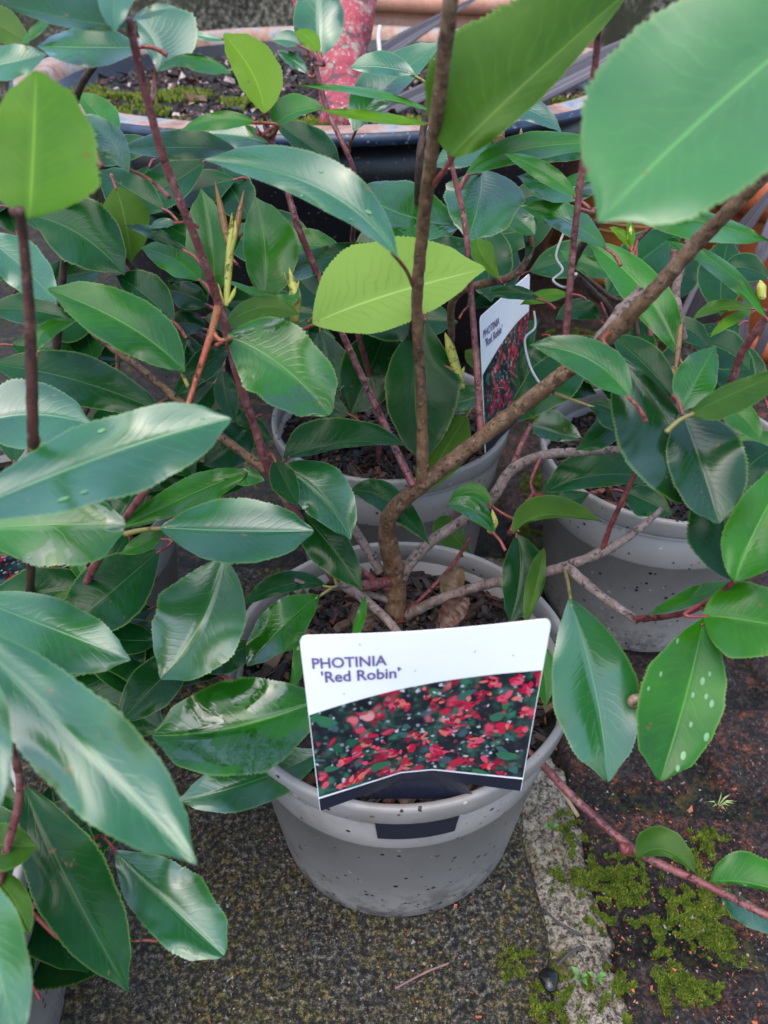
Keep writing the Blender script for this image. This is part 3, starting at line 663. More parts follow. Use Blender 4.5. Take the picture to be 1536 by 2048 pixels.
for s in [
 ((1358, 716), (1290, 585), (1170, 480), 42, 46, .56, 'm', dict(f=.3, lab='long leaf slanting behind the thick branch')),
 ((1320, 445), (1370, 415), (1450, 372), 22, 24, .60, 'p', {}),
 ((1236, 548), (1180, 530), (1120, 500), 22, 16, .60, 'm', {}),
 ((1165, 878), (1110, 865), (1062, 852), 18, 42, .60, 'w', dict(pk=.6, sh=.5)),
 ((1250, 985), (1290, 1000), (1345, 1030), 30, 34, .56, 'd', {}),
 ((1600, 910), (1530, 890), (1455, 884), 30, 28, .50, 'm', {}),
 ((1540, 560), (1490, 535), (1450, 545), 30, 30, .56, 'd', {}),
 ((1510, 618), (1440, 615), (1385, 640), 10, 16, .56, 'o', {}), ((1510, 622), (1460, 640), (1420, 675), 12, 10, .57, 'y', {}),
 ((1500, 960), (1420, 940), (1380, 1010), 40, 40, .60, 'd', {}), ((1280, 700), (1230, 730), (1180, 760), 30, 30, .66, 'd', {}),
 ((1200, 640), (1160, 620), (1110, 640), 20, 24, .64, 'd', {}), ((1420, 700), (1380, 660), (1330, 650), 24, 24, .62, 'd', {}), ((1180, 985), (1120, 1000), (1090, 960), 24, 30, .60, 'd', {}),
 ((1262, 500), (1245, 470), (1218, 455), 10, 10, .62, 'y', {}), ((1264, 495), (1262, 465), (1256, 435), 8, 8, .62, 'y', {}),
 ((1345, 510), (1350, 490), (1330, 480), 12, 12, .60, 'm', {}),
 ((1400, 690), (1450, 700), (1500, 740), 40, 40, .62, 'd', {}),
 ((1290, 830), (1330, 870), (1340, 930), 30, 40, .60, 'd', {}),
 ((1470, 900), (1500, 960), (1536, 1040), 50, 60, .52, 'd', {}),
 ]: leaf(C, s)
for s in [
 ((58, 438), (66, 300), (72, 140), 96, 136, .25, 'y', dict(f=.1, pk=.32, sh=.5, pet=0, pr=1.6, lab='big yellow-green leaf close to the lens at the left edge')),
 ((-60, 140), (20, 125), (94, 108), 36, 34, .32, 'p', dict(pet=0)),
 ((-40, 30), (0, 50), (60, 88), 36, 34, .36, 'o', dict(pet=0)), ((102, 36), (75, 60), (42, 88), 10, 12, .34, 'm', dict(pet=0)),
 ((182, 292), (140, 230), (88, 165), 14, 18, .36, 'd', {}),
 ((60, 430), (160, 470), (250, 550), 75, 60, .44, 'd', dict(f=.5)),
 ((230, 372), (250, 440), (262, 525), 50, 52, .47, 'o', dict(f=.1, u=True)),
 ((372, 503), (310, 470), (250, 450), 10, 14, .43, 'd', {}), ((356, 446), (325, 448), (298, 455), 8, 12, .43, 'p', {}),
 ((402, 562), (350, 520), (280, 495), 30, 34, .44, 'm', dict(f=.8)),
 ((348, 645), (290, 590), (232, 552), 26, 46, .43, 'd', {}),
 ((418, 612), (375, 590), (330, 578), 30, 26, .47, 'd', {}), ((414, 660), (370, 645), (312, 662), 26, 24, .48, 'd', {}),
 ((458, 700), (410, 730), (348, 795), 28, 30, .48, 'd', {}), ((448, 738), (450, 790), (472, 845), 26, 22, .52, 'd', {}),
 ((-70, 860), (50, 830), (186, 850), 70, 66, .38, 'p', dict(f=.7)),
 ((-20, 730), (150, 760), (335, 830), 55, 50, .46, 'd', dict(f=.7)),
 ((-40, 470), (40, 530), (114, 608), 50, 44, .42, 'p', dict(f=.6)),
 ((-130, 1050), (220, 908), (464, 838), 74, 90, .29, 'p', dict(f=.75, pk=.5, sh=.7, pet=0, marks=[(203,860,9),(166,985,8),(127,1002,11),(405,835,5)], lab='long pale sky-reflecting leaf across the left side')),
 ((-70, 1060), (90, 1050), (252, 1050), 60, 84, .35, 'w', dict(f=.4, pk=.6, sh=.4, wav=.05, marks=[(60,1110,3)])),
 ((318, 1055), (470, 1062), (628, 1062), 66, 66, .38, 'p', dict(f=.9, sh=.6, pet=[(285, 1060, .40), (250, 1068, .41)], pg=1, pr=1.4)),
 ((448, 1112), (400, 1250), (320, 1358), 88, 100, .41, 'p', dict(f=.4, sh=.72, pk=.45, ser=.035, lab='broad bluish toothed leaf with a wet tip')),
 ((328, 1060), (290, 1085), (240, 1108), 18, 20, .43, 'm', dict(pet=0)),
 ((-70, 1190), (110, 1260), (262, 1320), 62, 84, .36, 'p', dict(f=.7)),
 ((375, 1318), (310, 1370), (235, 1450), 46, 50, .43, 'd', dict(f=.5)),
 ((320, 1280), (250, 1280), (185, 1270), 30, 36, .45, 'd', {}), ((520, 1285), (450, 1310), (385, 1340), 36, 26, .46, 'd', {}),
 ((180, 1180), (150, 1120), (140, 1080), 16, 18, .50, 'm', {}), ((190, 1170), (230, 1110), (262, 1060), 20, 24, .52, 'd', {}),
 ((205, 1210), (170, 1185), (90, 1205), 22, 14, .47, 'o', dict(pet=0)),
 ((75, 710), (90, 660), (160, 640), 14, 22, .42, 'm', dict(pg=1)),
 ((-30, 620), (60, 620), (140, 640), 34, 30, .50, 'd', {}), ((20, 690), (120, 700), (260, 720), 40, 40, .56, 'd', {}),
 ((0, 380), (80, 330), (160, 360), 50, 50, .55, 'd', {}), ((330, 420), (260, 380), (200, 340), 50, 40, .52, 'd', {}),
 ((110, 600), (60, 560), (0, 560), 30, 40, .54, 'd', {}), ((300, 330), (260, 420), (290, 500), 40, 40, .58, 'd', {}),
 ((280, 940), (260, 1000), (230, 1040), 30, 40, .50, 'd', {}), ((150, 900), (200, 930), (330, 980), 60, 60, .54, 'd', {}),
 ((60, 1100), (0, 1080), (-60, 1090), 30, 40, .5, 'd', {}),
 ((250, 640), (330, 690), (430, 720), 40, 44, .56, 'd', {}), ((330, 800), (400, 770), (450, 690), 40, 30, .58, 'd', {}),
 ((200, 620), (130, 640), (60, 600), 44, 44, .55, 'd', {}), ((100, 200), (60, 280), (80, 400), 60, 60, .50, 'd', {}),
 ((170, 330), (230, 300), (330, 290), 30, 30, .55, 'd', {}),
 ]: leaf(D, s)
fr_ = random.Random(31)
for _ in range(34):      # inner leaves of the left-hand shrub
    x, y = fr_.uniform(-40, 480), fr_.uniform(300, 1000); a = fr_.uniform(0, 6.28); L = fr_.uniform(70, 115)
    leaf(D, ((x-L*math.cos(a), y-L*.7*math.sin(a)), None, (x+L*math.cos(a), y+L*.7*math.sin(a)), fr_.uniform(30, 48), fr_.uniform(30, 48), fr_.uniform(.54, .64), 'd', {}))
for s in [
 ((-110, 1225), (155, 1480), (394, 1730), 98, 104, .27, 'p', dict(f=.4, pk=.58, pet=0, lab='very large arching leaf, pale sheen fading to bright green at its tip')),
 ((-70, 1290), (-30, 1440), (0, 1620), 50, 60, .24, 'p', dict(f=.2, pet=0)),
 ((45, 1568), (140, 1770), (258, 1986), 88, 80, .37, 'd', dict(f=.2, pk=.5)),
 ((228, 1700), (330, 1800), (448, 1912), 78, 70, .39, 'p', dict(f=.5, pk=.58, sh=.42, lab='rounded bluish leaf above the concrete')),
 ((-50, 1690), (10, 1690), (76, 1694), 44, 52, .34, 'o', {}), ((-30, 1740), (20, 1790), (62, 1872), 34, 30, .34, 'o', {}),
 ((-120, 1690), (-20, 1880), (34, 2100), 70, 60, .25, 'p', dict(f=.2, pet=0)),
 ((-30, 1580), (20, 1660), (30, 1760), 40, 40, .42, 'd', {}),
 ((-20, 1640), (60, 1650), (130, 1700), 40, 44, .43, 'd', {}), ((60, 1960), (30, 1900), (-10, 1840), 40, 40, .42, 'd', {}),
 ]: leaf(E_, s)

# ---- buds and young shoots
for pl, pts, r, c in [
 (A, [(452, 612, .40), (457, 540, .40), (462, 470, .40), (464, 425, .40)], 7, 'l'), (A, [(460, 500, .40), (444, 430, .40), (430, 362, .40)], 7, 'o'), (A, [(463, 500, .40), (476, 440, .40), (488, 380, .40)], 6, 'o'),
 (A, [(448, 612, .40), (440, 588, .40), (436, 566, .40)], 4, 'l'), (A, [(456, 606, .40), (466, 588, .40), (472, 572, .40)], 4, 'l'), (A, [(459, 520, .40), (470, 470, .395), (470, 440, .395)], 4, 'l'),
 (B, [(588, 645, .44), (590, 590, .44), (578, 535, .44)], 11, 'l'), (B, [(592, 590, .44), (600, 550, .44)], 5, 'l'), (B, [(586, 590, .44), (568, 545, .44)], 5, 'l'),
 (B, [(1000, 308, .47), (996, 265, .47), (988, 222, .47)], 12, 'o'), (B, [(1035, 298, .5), (1042, 280, .5), (1042, 256, .5)], 6, 'o'), (B, [(1038, 298, .5), (1056, 282, .5), (1076, 264, .5)], 6, 'o'), (B, [(1036, 300, .5), (1030, 295, .5), (1026, 288, .5)], 4, 'r'),
 (B, [(924, 778, .6), (912, 735, .6), (900, 695, .6), (890, 665, .6)], 9, 'l'), (B, [(918, 748, .6), (905, 740, .6), (888, 730, .6)], 5, 'o'), (B, [(920, 752, .6), (926, 740, .6), (930, 732, .6)], 3, 'l'),
 (C, [(1362, 640, .56), (1356, 700, .50), (1346, 772, .44)], 5, 'o'), (C, [(1350, 735, .44), (1342, 755, .44), (1344, 780, .44)], 10, 'o'),
 (C, [(1262, 500, .62), (1260, 480, .62), (1262, 450, .62)], 8, 'l'), (C, [(1525, 600, .52), (1522, 575, .52), (1520, 560, .52)], 9, 'l'),
 (A, [(978, 1066, .49), (988, 1045, .49), (984, 1018, .49)], 8, 'l'), (A, [(1404, 1216, .39), (1430, 1205, .39), (1456, 1196, .39)], 13, 'l'),
 (A, [(1262, 1700, .41), (1250, 1697, .41), (1240, 1685, .41)], 13, 'r'), (A, [(544, 282, .42), (548, 262, .42), (550, 248, .42)], 6, 'o'), (A, [(526, 285, .42), (518, 268, .42), (512, 250, .42)], 6, 'r'),
 (D, [(62, 900, .30), (74, 880, .30), (72, 862, .30)], 8, 'l'), (D, [(200, 1205, .5), (190, 1180, .5), (182, 1165, .5)], 6, 'l'), (D, [(205, 1205, .5), (196, 1170, .5), (194, 1150, .5)], 5, 'l'),
 (D, [(40, 430, .25), (28, 420, .25), (16, 408, .25)], 10, 'r'),
 ]: bud(pl, pts, r, c)
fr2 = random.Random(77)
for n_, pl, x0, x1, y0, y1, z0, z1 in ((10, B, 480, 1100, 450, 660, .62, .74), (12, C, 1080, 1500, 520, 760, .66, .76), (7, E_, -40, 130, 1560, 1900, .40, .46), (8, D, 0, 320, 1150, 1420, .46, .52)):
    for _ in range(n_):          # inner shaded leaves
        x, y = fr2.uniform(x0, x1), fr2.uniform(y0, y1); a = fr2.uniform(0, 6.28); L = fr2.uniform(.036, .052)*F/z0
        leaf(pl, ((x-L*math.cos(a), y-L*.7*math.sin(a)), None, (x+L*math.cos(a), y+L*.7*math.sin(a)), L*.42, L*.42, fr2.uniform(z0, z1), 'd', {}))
leaf(C, ((1348, 785), (1370, 760), (1392, 725), 14, 24, .44, 'y', dict(pet=0)))

# ------------------------------------------------------------------ plant labels
def paper(name, c, rough=.35): return simple(name, c, rough, .02, 30, 0, .5)
LWHITE = paper('label_white', (.92, .92, .93)); LNAVY = paper('label_navy', (.012, .014, .028)); LTEXT = paper('label_ink', (.15, .11, .26))
def photo_print():
    m = NT('printed_foliage'); uv = m.n('ShaderNodeUVMap').outputs[0]
    a = m.noise(9, 5, .65, uv); col = m.ramp(a, [(.36, (.006, .007, .014)), (.5, (.014, .020, .028)), (.58, (.018, .055, .040)), (.68, (.06, .13, .11))])
    def cells(scale, warp, thr, soft, cols, dens, dlo, dhi):
        w = m.n('ShaderNodeTexNoise', i_Scale=scale*.9, i_Detail=2.0); m.l(uv, w.inputs['Vector'])
        mv = m.n('ShaderNodeMix', data_type='VECTOR'); mv.inputs[0].default_value = warp; m.l(uv, mv.inputs[4]); m.l(w.outputs['Color'], mv.inputs[5])
        v = m.n('ShaderNodeTexVoronoi', i_Scale=scale); m.l(mv.outputs[1], v.inputs['Vector'])
        sc_ = m.n('ShaderNodeSeparateColor'); m.l(v.outputs['Color'], sc_.inputs[0])
        cc = m.ramp(sc_.outputs[0], cols, 'CONSTANT'); msk = m.fr(v.outputs['Distance'], thr, thr-soft)
        return cc, m.math('MULTIPLY', msk, m.math('MULTIPLY', m.math('GREATER_THAN', sc_.outputs[1], dens), m.fr(m.noise(5.0, 2, .5, uv), dlo, dhi)))
    for args in ((16, .05, .55, .25, [(0, (.015, .10, .05)), (.4, (.03, .16, .09)), (.7, (.05, .10, .12))], .55, .30, .40),
                 (40, .03, .50, .25, [(0, (.30, .33, .38)), (.3, (.05, .12, .10)), (.6, (.25, .03, .06)), (.8, (.55, .58, .62))], .62, .30, .45),
                 (17, .06, .66, .25, [(0, (.50, .015, .05)), (.35, (.62, .05, .10)), (.6, (.30, .01, .035)), (.75, (.66, .14, .16)), (.9, (.72, .30, .30))], .30, .50, .56)):
        cc, mk = cells(*args); col = m.mix(mk, col, cc)
    m.set('Base Color', col); m.set('Roughness', .3); return m.m
LPHOTO = photo_print()
LRED = [paper('print_red', (.50, .012, .05)), paper('print_pink', (.66, .08, .14)), paper('print_crimson', (.24, .01, .04)), paper('print_leaf', (.03, .15, .07)), paper('print_pale', (.55, .58, .62)), paper('print_teal', (.04, .12, .11)), paper('print_coral', (.70, .16, .12))]
TXT = {}
def text_mesh(s, size):
    c = bpy.data.curves.new('t', 'FONT'); c.body = s; c.size = size; c.offset = .014*size*1.3; c.resolution_u = 3
    o = bpy.data.objects.new('t', c); COL.objects.link(o); bpy.context.view_layer.update()
    me = bpy.data.meshes.new_from_object(o.evaluated_get(bpy.context.evaluated_depsgraph_get()))
    vs = [v.co.copy() for v in me.vertices]; fs = [tuple(p.vertices) for p in me.polygons]
    bpy.data.objects.remove(o); bpy.data.curves.remove(c); bpy.data.meshes.remove(me); return vs, fs
def make_label(e, S, N, seed, full=True, tongue=None):
    """S(u, v) gives the place on the card, u from left, v from top; N points out of its printed face"""
    rnd = random.Random(seed); g = 28
    def off(u, v, d): return S(u, v)+N*d
    def rc(u, v):               # rounded top corners
        r = .035
        return u, v
    mb = MB(); vs = []; 
    for j in range(g+1):
        for i in range(g+1):
            u = i/g; v = .04*j/10 if j <= 10 else .04+.96*(j-10)/(g-10); lo = 0.0
            if v < .04: lo = .03*(1-math.sqrt(max(0, 1-((.04-v)/.04)**2)))
            u2 = lo+(1-2*lo)*u; vs.append(off(u2, v, 0))
    n = len(vs)
    for j in range(g+1):
        for i in range(g+1): vs.append(Vector(vs[j*(g+1)+i])-N*.0005)
    fs = []
    for j in range(g):
        for i in range(g):
            k = j*(g+1)+i; fs.append((k, k+g+1, k+g+2, k+1)); fs.append((n+k, n+k+1, n+k+g+2, n+k+g+1))
    for i in range(g):
        for a, b in ((i, i+1), (g*(g+1)+i+1, g*(g+1)+i), ((i+1)*(g+1), i*(g+1)), (i*(g+1)+g, (i+1)*(g+1)+g)): fs.append((a, b, n+b, n+a))
    mb.add(vs, fs); mb.build('card', LWHITE, e, smooth=False)
    arc = lambda u: .405-.150*math.sin(min(1, u/.86)*math.pi/2)**.95 + (.012*(u-.86) if u > .86 else 0)
    ph = MB(); vs = []; uvs = []; q = 40
    for j in range(13):
        for i in range(q+1):
            u = i/q; v = arc(u)+(.905-arc(u))*j/12; vs.append(off(.004+u*.992, v, .0002)); uvs.append((u*1.1, v))
    ph.add(vs, [(j*(q+1)+i, (j+1)*(q+1)+i, (j+1)*(q+1)+i+1, j*(q+1)+i+1) for j in range(12) for i in range(q)], 0, uvs)
    pic = ph.build('picture', LPHOTO, e, uv=True)
    st = MB(); vs = [off(.003+.994*i/q, v, .0002) for v in (.918, .999) for i in range(q+1)]
    st.add(vs, [(i, q+1+i, q+2+i, i+1) for i in range(q)]); st.build('navy_strip', LNAVY, e)
    # printed leaves and red young tips
    bl = MB()
    def blob(u, v, a, b, ang, mi, d):
        k = 9; pts = []
        for t in range(k):
            th = 6.283*t/k; rr = 1+.25*rnd.uniform(-1, 1); x = a*math.cos(th)*rr; y = b*math.sin(th)*rr*(1-.3*math.cos(th))
            uu = u+x*math.cos(ang)-y*math.sin(ang); vv = v+x*math.sin(ang)+y*math.cos(ang); uu = min(.994, max(.006, uu)); vv = min(.902, max(arc(uu)+.003, vv)); pts.append(off(uu, vv, d))
        bl.add(pts, [tuple(range(k-1, -1, -1))], mi)
    d = .0003
    for _ in range(14): d += 1e-6; blob(rnd.random(), rnd.uniform(.3, .9), rnd.uniform(.015, .05), rnd.uniform(.008, .026), rnd.uniform(-1.2, 1.2), rnd.choice([3, 5, 5]), d)
    for _ in range(40): d += 1e-6; blob(min(1, rnd.random()**.75), rnd.uniform(.28, .8), rnd.uniform(.004, .014), rnd.uniform(.002, .006), rnd.uniform(-1.2, 1.2), rnd.choice([4, 4, 3, 5]), d)
    cl = [(.52, .34), (.55, .40), (.62, .52), (.68, .44), (.66, .48), (.72, .47), (.72, .38), (.79, .34), (.84, .40), (.93, .38), (.96, .48), (.86, .58), (.42, .42), (.38, .41), (.30, .44), (.25, .60), (.30, .66), (.21, .71), (.14, .72), (.13, .88), (.19, .86), (.34, .72), (.44, .62), (.49, .63), (.50, .69), (.54, .81), (.42, .85), (.32, .87), (.05, .82), (.75, .68), (.82, .82), (.73, .83), (.90, .29), (.78, .29), (.98, .30), (.60, .60), (.40, .76), (.46, .72), (.90, .90), (.24, .78), (.57, .75), (.66, .56), (.95, .60)]
    for (u, v) in cl:
        big = rnd.uniform(1.0, 1.7)
        for k in range(rnd.randint(4, 7)):
            d += 1e-6; blob(u+rnd.uniform(-.028, .028), v+rnd.uniform(-.035, .03), .020*big*rnd.uniform(.5, 1.1), .009*big*rnd.uniform(.6, 1.2), rnd.uniform(-1.6, 1.6), rnd.choice([0, 0, 0, 1, 1, 2, 6]), d)
    for (u, v, a) in [(.08, .45, .05), (.30, .80, .055), (.17, .90, .04), (.90, .76, .05), (.83, .50, .045), (.79, .89, .04), (.08, .74, .035), (.50, .80, .02)]:
        d += 1e-6; blob(u, v, a, a*.55, rnd.uniform(-.3, .3), 3, d)
        d += 1e-6; blob(u, v, a*.7, a*.2, rnd.uniform(-.3, .3), 5, d)
    bl.build('printed_shoots', LRED, pic, smooth=False)
    # lettering
    tm = MB()
    for txt, u0, v0, w in (('PHOTINIA', .040, .158, .305), ("'Red Robin'", .072, .232, .325)):
        vs, fs = text_mesh(txt, 1.0); x1 = max(v.x for v in vs); x0 = min(v.x for v in vs); k = w/(x1-x0); kv = k*1.12
        tm.add([off(u0+(v.x-x0)*k, v0-v.y*kv, .00035) for v in vs], fs)
    def bar(u, v, w, h): tm.add([off(u, v, .00035), off(u+w, v, .00035), off(u+w, v+h, .00035), off(u, v+h, .00035)], [(0, 3, 2, 1)])
    tm.build('lettering', LTEXT, e, smooth=False)
    sp = MB()
    for (u, v) in [(.24, .045), (.40, .185), (.46, .2), (.16, .30), (.86, .16), (.7, .12)]:
        c = [off(u+.004*math.cos(t)*rnd.uniform(.5, 1.1), v+.004*math.sin(t)*rnd.uniform(.5, 1.1), .0004) for t in (0, 1.2, 2.5, 3.8, 5.1)]; sp.add(c, [(4, 3, 2, 1, 0)])
    sp.build('soil_speck', CHIPS[0], e, smooth=False)
TL, TR, BL, BR = P(598, 1272, .325), P(1104, 1237, .325), P(640, 1622, .395), P(1042, 1582, .40)
def S1(u, v):
    p = (TL*(1-u)+TR*u)*(1-v)+(BL*(1-u)+BR*u)*v
    fu = u/.40 if u < .40 else (1 if u < .56 else (1-u)/.44)
    p = p+Vector((0, .011, .0015))*fu*v**1.6
    return p+Vector((0, -.004, .002))*math.sin(u*math.pi)*(1-v)
N1 = (TR-TL).cross(BL-TL).normalized()
if N1.dot(CAM-TL) < 0: N1 = -N1
l1 = empty('plant_label', tuple((BL+BR)/2)); tag(l1, 'large white printed card of red-tipped shoots clipped on the front pot rim, facing the camera', 'plant label', 'printed plant labels')
make_label(l1, S1, N1, 3)
# its tongue goes behind the rim and comes out below it
tg = MB(); cx, cy = .010, .330
def wallp(px, h, r):
    x = P(px, 1620, .40).x; th = -math.acos((x-cx)/r); r = r*(1+.008*math.sin(2*th+.6)+.0048*math.sin(3*th+2))+.0006; return Vector((x, cy-math.sqrt(max(0, r*r-(x-cx)**2)), h))
for (xa, xb, ha, hb, ra, rb) in [(748, 928, .136, .158, .1030, .1056)]:
    vs = []; k = 10
    for h, r, sh in ((ha, ra, 6 if ha < .14 else 0), (hb, rb, 0)):
        for i in range(k+1): vs.append(wallp(xa+sh+(xb-xa-2*sh)*i/k, h, r))
    tg.add(vs, [(i, i+1, k+2+i, k+1+i) for i in range(k)])
# upper part: dark underside of the bent card inside the rim
vs = [S1(.22+.5*i/10, 1.0) for i in range(11)]+[Vector((P(720+24*i, 1600, .40).x, cy-.098, .168)) for i in range(11)]
tg.add(vs, [(i, i+1, 12+i, 11+i) for i in range(10)])
tg.build('tongue', LNAVY, l1, smooth=False)
# side-on label in the pot behind
TL2, TR2, BL2, BR2 = P(960, 634, .575), P(1060, 546, .66), P(971, 905, .635), P(1052, 825, .72)
def S2(u, v): return (TL2*(1-u)+TR2*u)*(1-v)+(BL2*(1-u)+BR2*u)*v
N2 = (TR2-TL2).cross(BL2-TL2).normalized(); N2 = N2 if N2.dot(CAM-TL2) > 0 else -N2
l2 = empty('plant_label', tuple((BL2+BR2)/2)); tag(l2, 'white and red printed card seen almost side-on in the pot behind, between two brown stems', 'plant label', 'printed plant labels')
make_label(l2, S2, N2, 5)
TL3, TR3, BL3, BR3 = P(-240, 985, .49), P(150, 968, .48), P(-230, 1300, .53), P(142, 1142, .53)
def S3(u, v): return (TL3*(1-u)+TR3*u)*(1-v)+(BL3*(1-u)+BR3*u)*v
N3 = (TR3-TL3).cross(BL3-TL3).normalized(); N3 = N3 if N3.dot(CAM-TL3) > 0 else -N3
l3 = empty('plant_label', tuple((BL3+BR3)/2)); tag(l3, 'printed card at the far left with only its navy lower strip and picture corner showing', 'plant label', 'printed plant labels')
make_label(l3, S3, N3, 8)

# ------------------------------------------------------------------ big blue glazed pot with moss and the red-barked tree
def glaze():
    m = NT('blue_glaze'); n = m.noise(30, 5, .7); a = m.noise(150, 3, .6)
    c = m.mix(m.fr(n, .35, .7), (.008, .013, .03), (.025, .045, .085)); c = m.mix(m.fr(a, .62, .68), c, (.25, .28, .33))
    m.set('Base Color', c); m.set('Roughness', .3); return m.m
def darkwall():
    m = NT('black_glaze'); a = m.noise(210, 2, .6); c = m.mix(m.fr(a, .66, .70), (.006, .006, .008), (.10, .10, .10)); m.set('Base Color', c); m.set('Roughness', .35); return m.m
def wornrim():
    m = NT('worn_terracotta_rim'); n = m.noise(25, 5, .7); c = m.ramp(n, [(.38, (.20, .085, .05)), (.5, (.36, .19, .12)), (.58, (.30, .27, .24)), (.68, (.13, .16, .20))])
    m.set('Base Color', c); m.set('Roughness', .45); m.l(m.bump(m.noise(160, 3), .002, .6), m.p.inputs['Normal']); return m.m
bx, by, bh, br = -.075, 1.255, .362, .425
bp = empty('glazed_pot', (bx, by, 0)); tag(bp, 'large round dark blue glazed pot with worn terracotta rim, mossy soil inside', 'planter')
b = MB(); lathe(b, bx, by, [(0, .0), (.27, .0), (.30, .04), (.385, .30), (.388, .345), (.378, .345), (.36, .30), (.30, .30)], 128); b.build('body', darkwall(), bp)
b = MB(); lathe(b, bx, by, [(.389, .344), (br-.006, .3495), (br, .352), (br, .3595), (br-.005, .3620)], 128); b.build('blue_lip', glaze(), bp)
b = MB(); lathe(b, bx, by, [(br-.0052, .3622), (.392, .3640), (.384, .361), (.3785, .346), (.372, .31)], 128, 0); b.build('rim_top', wornrim(), bp)
b = MB(); disc(b, bx, by, .322, .376, 0, 96, 40, .014, 22)
rnd = random.Random(12)
for _ in range(5200):
    a = rnd.random()*6.283; q = .36*math.sqrt(rnd.random()); x = bx+q*math.cos(a); y = by+q*math.sin(a); s = rnd.uniform(.002, .006) if rnd.random() > .04 else .012
    vs = [(x+s*rnd.uniform(-1, 1), y+s*rnd.uniform(-1, 1), .325+s*rnd.uniform(-.2, 1.2)) for _ in range(5)]
    b.add(vs, [(0, 1, 2), (0, 2, 3), (0, 3, 4), (1, 4, 3), (1, 3, 2), (0, 4, 1)], rnd.choice([1, 1, 1, 2, 3, 4, 5]))
b.build('soil', [SOIL]+CHIPS+[simple('pebble_pale', (.42, .33, .28), .6)], bp, smooth=False)
mo = moss('moss_tufts', [(-.34, 1.10, .07, .05, .33), (-.42, 1.20, .06, .06, .33), (-.26, .99, .06, .03, .335), (-.16, .97, .05, .03, .335), (-.10, 1.0, .05, .03, .335), (-.30, 1.2, .07, .05, .33), (.05, 1.0, .06, .04, .335), (.16, 1.05, .06, .05, .335), (-.18, 1.15, .05, .04, .33), (.26, 1.15, .05, .05, .33)], 26000, .0065, [MOSSY, MOSS])
def redbark():
    m = NT('red_bark'); n = m.noise(40, 5, .7); w = m.n('ShaderNodeTexWave', wave_type='BANDS', bands_direction='Z', i_Scale=9.0, i_Distortion=9.0, i_Detail=4.0); w.inputs['Detail Scale'].default_value = 3.0; m.l(m.geo(), w.inputs['Vector'])
    c = m.mix(m.fr(n, .35, .65), (.26, .020, .035), (.38, .05, .065)); c = m.mix(m.fr(m.noise(26, 5, .8), .54, .60), c, (.30, .24, .18))
    c = m.mix(m.math('MULTIPLY', m.fr(w.outputs['Fac'], .12, .03), .85), c, (.07, .03, .03)); c = m.mix(m.fr(m.noise(240, 3), .62, .66), c, (.55, .36, .33))
    m.set('Base Color', c); m.set('Roughness', .5); m.l(m.bump(m.noise(90, 5, .7), .006, .8), m.p.inputs['Normal']); return m.m
RB = redbark()
tr = empty('small_tree', tuple(P(688, 236, .93))); tag(tr, 'young tree with peeling pinkish-red bark growing in the dark blue pot', 'tree')
b = MB(); tube(b, [P(688, 262, .92), P(684, 190, .96), P(682, 110, 1.0), P(706, 30, 1.02), P(724, -60, 1.06), P(740, -160, 1.1)], [.029, .027, .033, .028, .026, .022], 28, 10, 0, .12); b.build('trunk', RB, tr)
b = MB(); tube(b, [P(668, 130, .985), P(640, 90, .99), P(612, 20, 1.0), P(590, -70, 1.0)], [.022, .018, .015, .012], 18, 8, 0, .15); b.build('branch', RB, tr)
tw = MB(); tube(tw, [P(760, 110, .98), P(757, 75, .98), P(760, 52, .98)], [.0025, .003, .0025], 8); tag(tw.build('dry_twig', simple('pale_twig', (.55, .5, .47), .7)), 'short pale dry twig sticking up beside the red trunk', 'twig')

# ------------------------------------------------------------------ terracotta pots
def terra(name, c):
    m = NT(name); n = m.noise(18, 5, .65); a = m.noise(230, 3, .6)
    col = m.mix(m.fr(n, .3, .7), tuple(x*.72 for x in c), tuple(min(1, x*1.15) for x in c)); col = m.mix(m.math('MULTIPLY', m.fr(a, .60, .66), .55), col, (.16, .045, .02)); col = m.mix(m.math('MULTIPLY', m.fr(m.noise(9, 4), .60, .72), .4), col, (.42, .34, .26))
    m.set('Base Color', col); m.set('Roughness', .42); m.l(m.bump(a, .001, .6), m.p.inputs['Normal']); return m.m
T1, T2, T3 = terra('honey_terracotta', (.50, .19, .045)), terra('red_terracotta', (.36, .09, .03)), terra('pink_terracotta', (.55, .26, .17))
RING = simple('ring_line', (.62, .38, .18), .5)
def tpot(cx, cy, h, rt, rb, mat, label, rings=(), rim=.04, foot=True):
    e = empty('terracotta_pot', (cx, cy, 0)); tag(e, label, 'flower pot', 'terracotta pots')
    b = MB(); pr = []
    if foot: pr += [(0, 0), (rb*1.05, 0), (rb*1.07, .012), (rb*1.06, .03), (rb*.99, .034)]
    else: pr += [(0, 0), (rb, 0)]
    for i in range(13): t = i/12; pr.append((rb+(rt*.93-rb)*(t**.8), .036+(h-rim-.036)*t))
    pr += [(rt*.86, h-rim), (rt*.8, h*.4)]
    lathe(b, cx, cy, pr, 96); body = b.build('body', mat, e)
    for z in rings:
        t = (z-.036)/(h-rim-.036); r = rb+(rt*.93-rb)*(t**.8); q = MB(); lathe(q, cx, cy, [(r-.002, z-.0016), (r+.0016, z-.001), (r+.0016, z+.001), (r-.002, z+.0016)], 96); q.build('ring_line', RING, body)
    b = MB(); lathe(b, cx, cy, [(rt*.90, h-rim-.001), (rt, h-rim+.004), (rt*1.02, h-rim*.5), (rt*1.01, h-.003), (rt*.985, h), (rt*.93, h), (rt*.90, h-.004), (rt*.885, h-rim)], 96); b.build('rim', mat, e)
    b = MB(); disc(b, cx, cy, h-rim*1.1, rt*.90, 0, 48, 10, .008, 20); b.build('soil', SOIL, e)
    return e
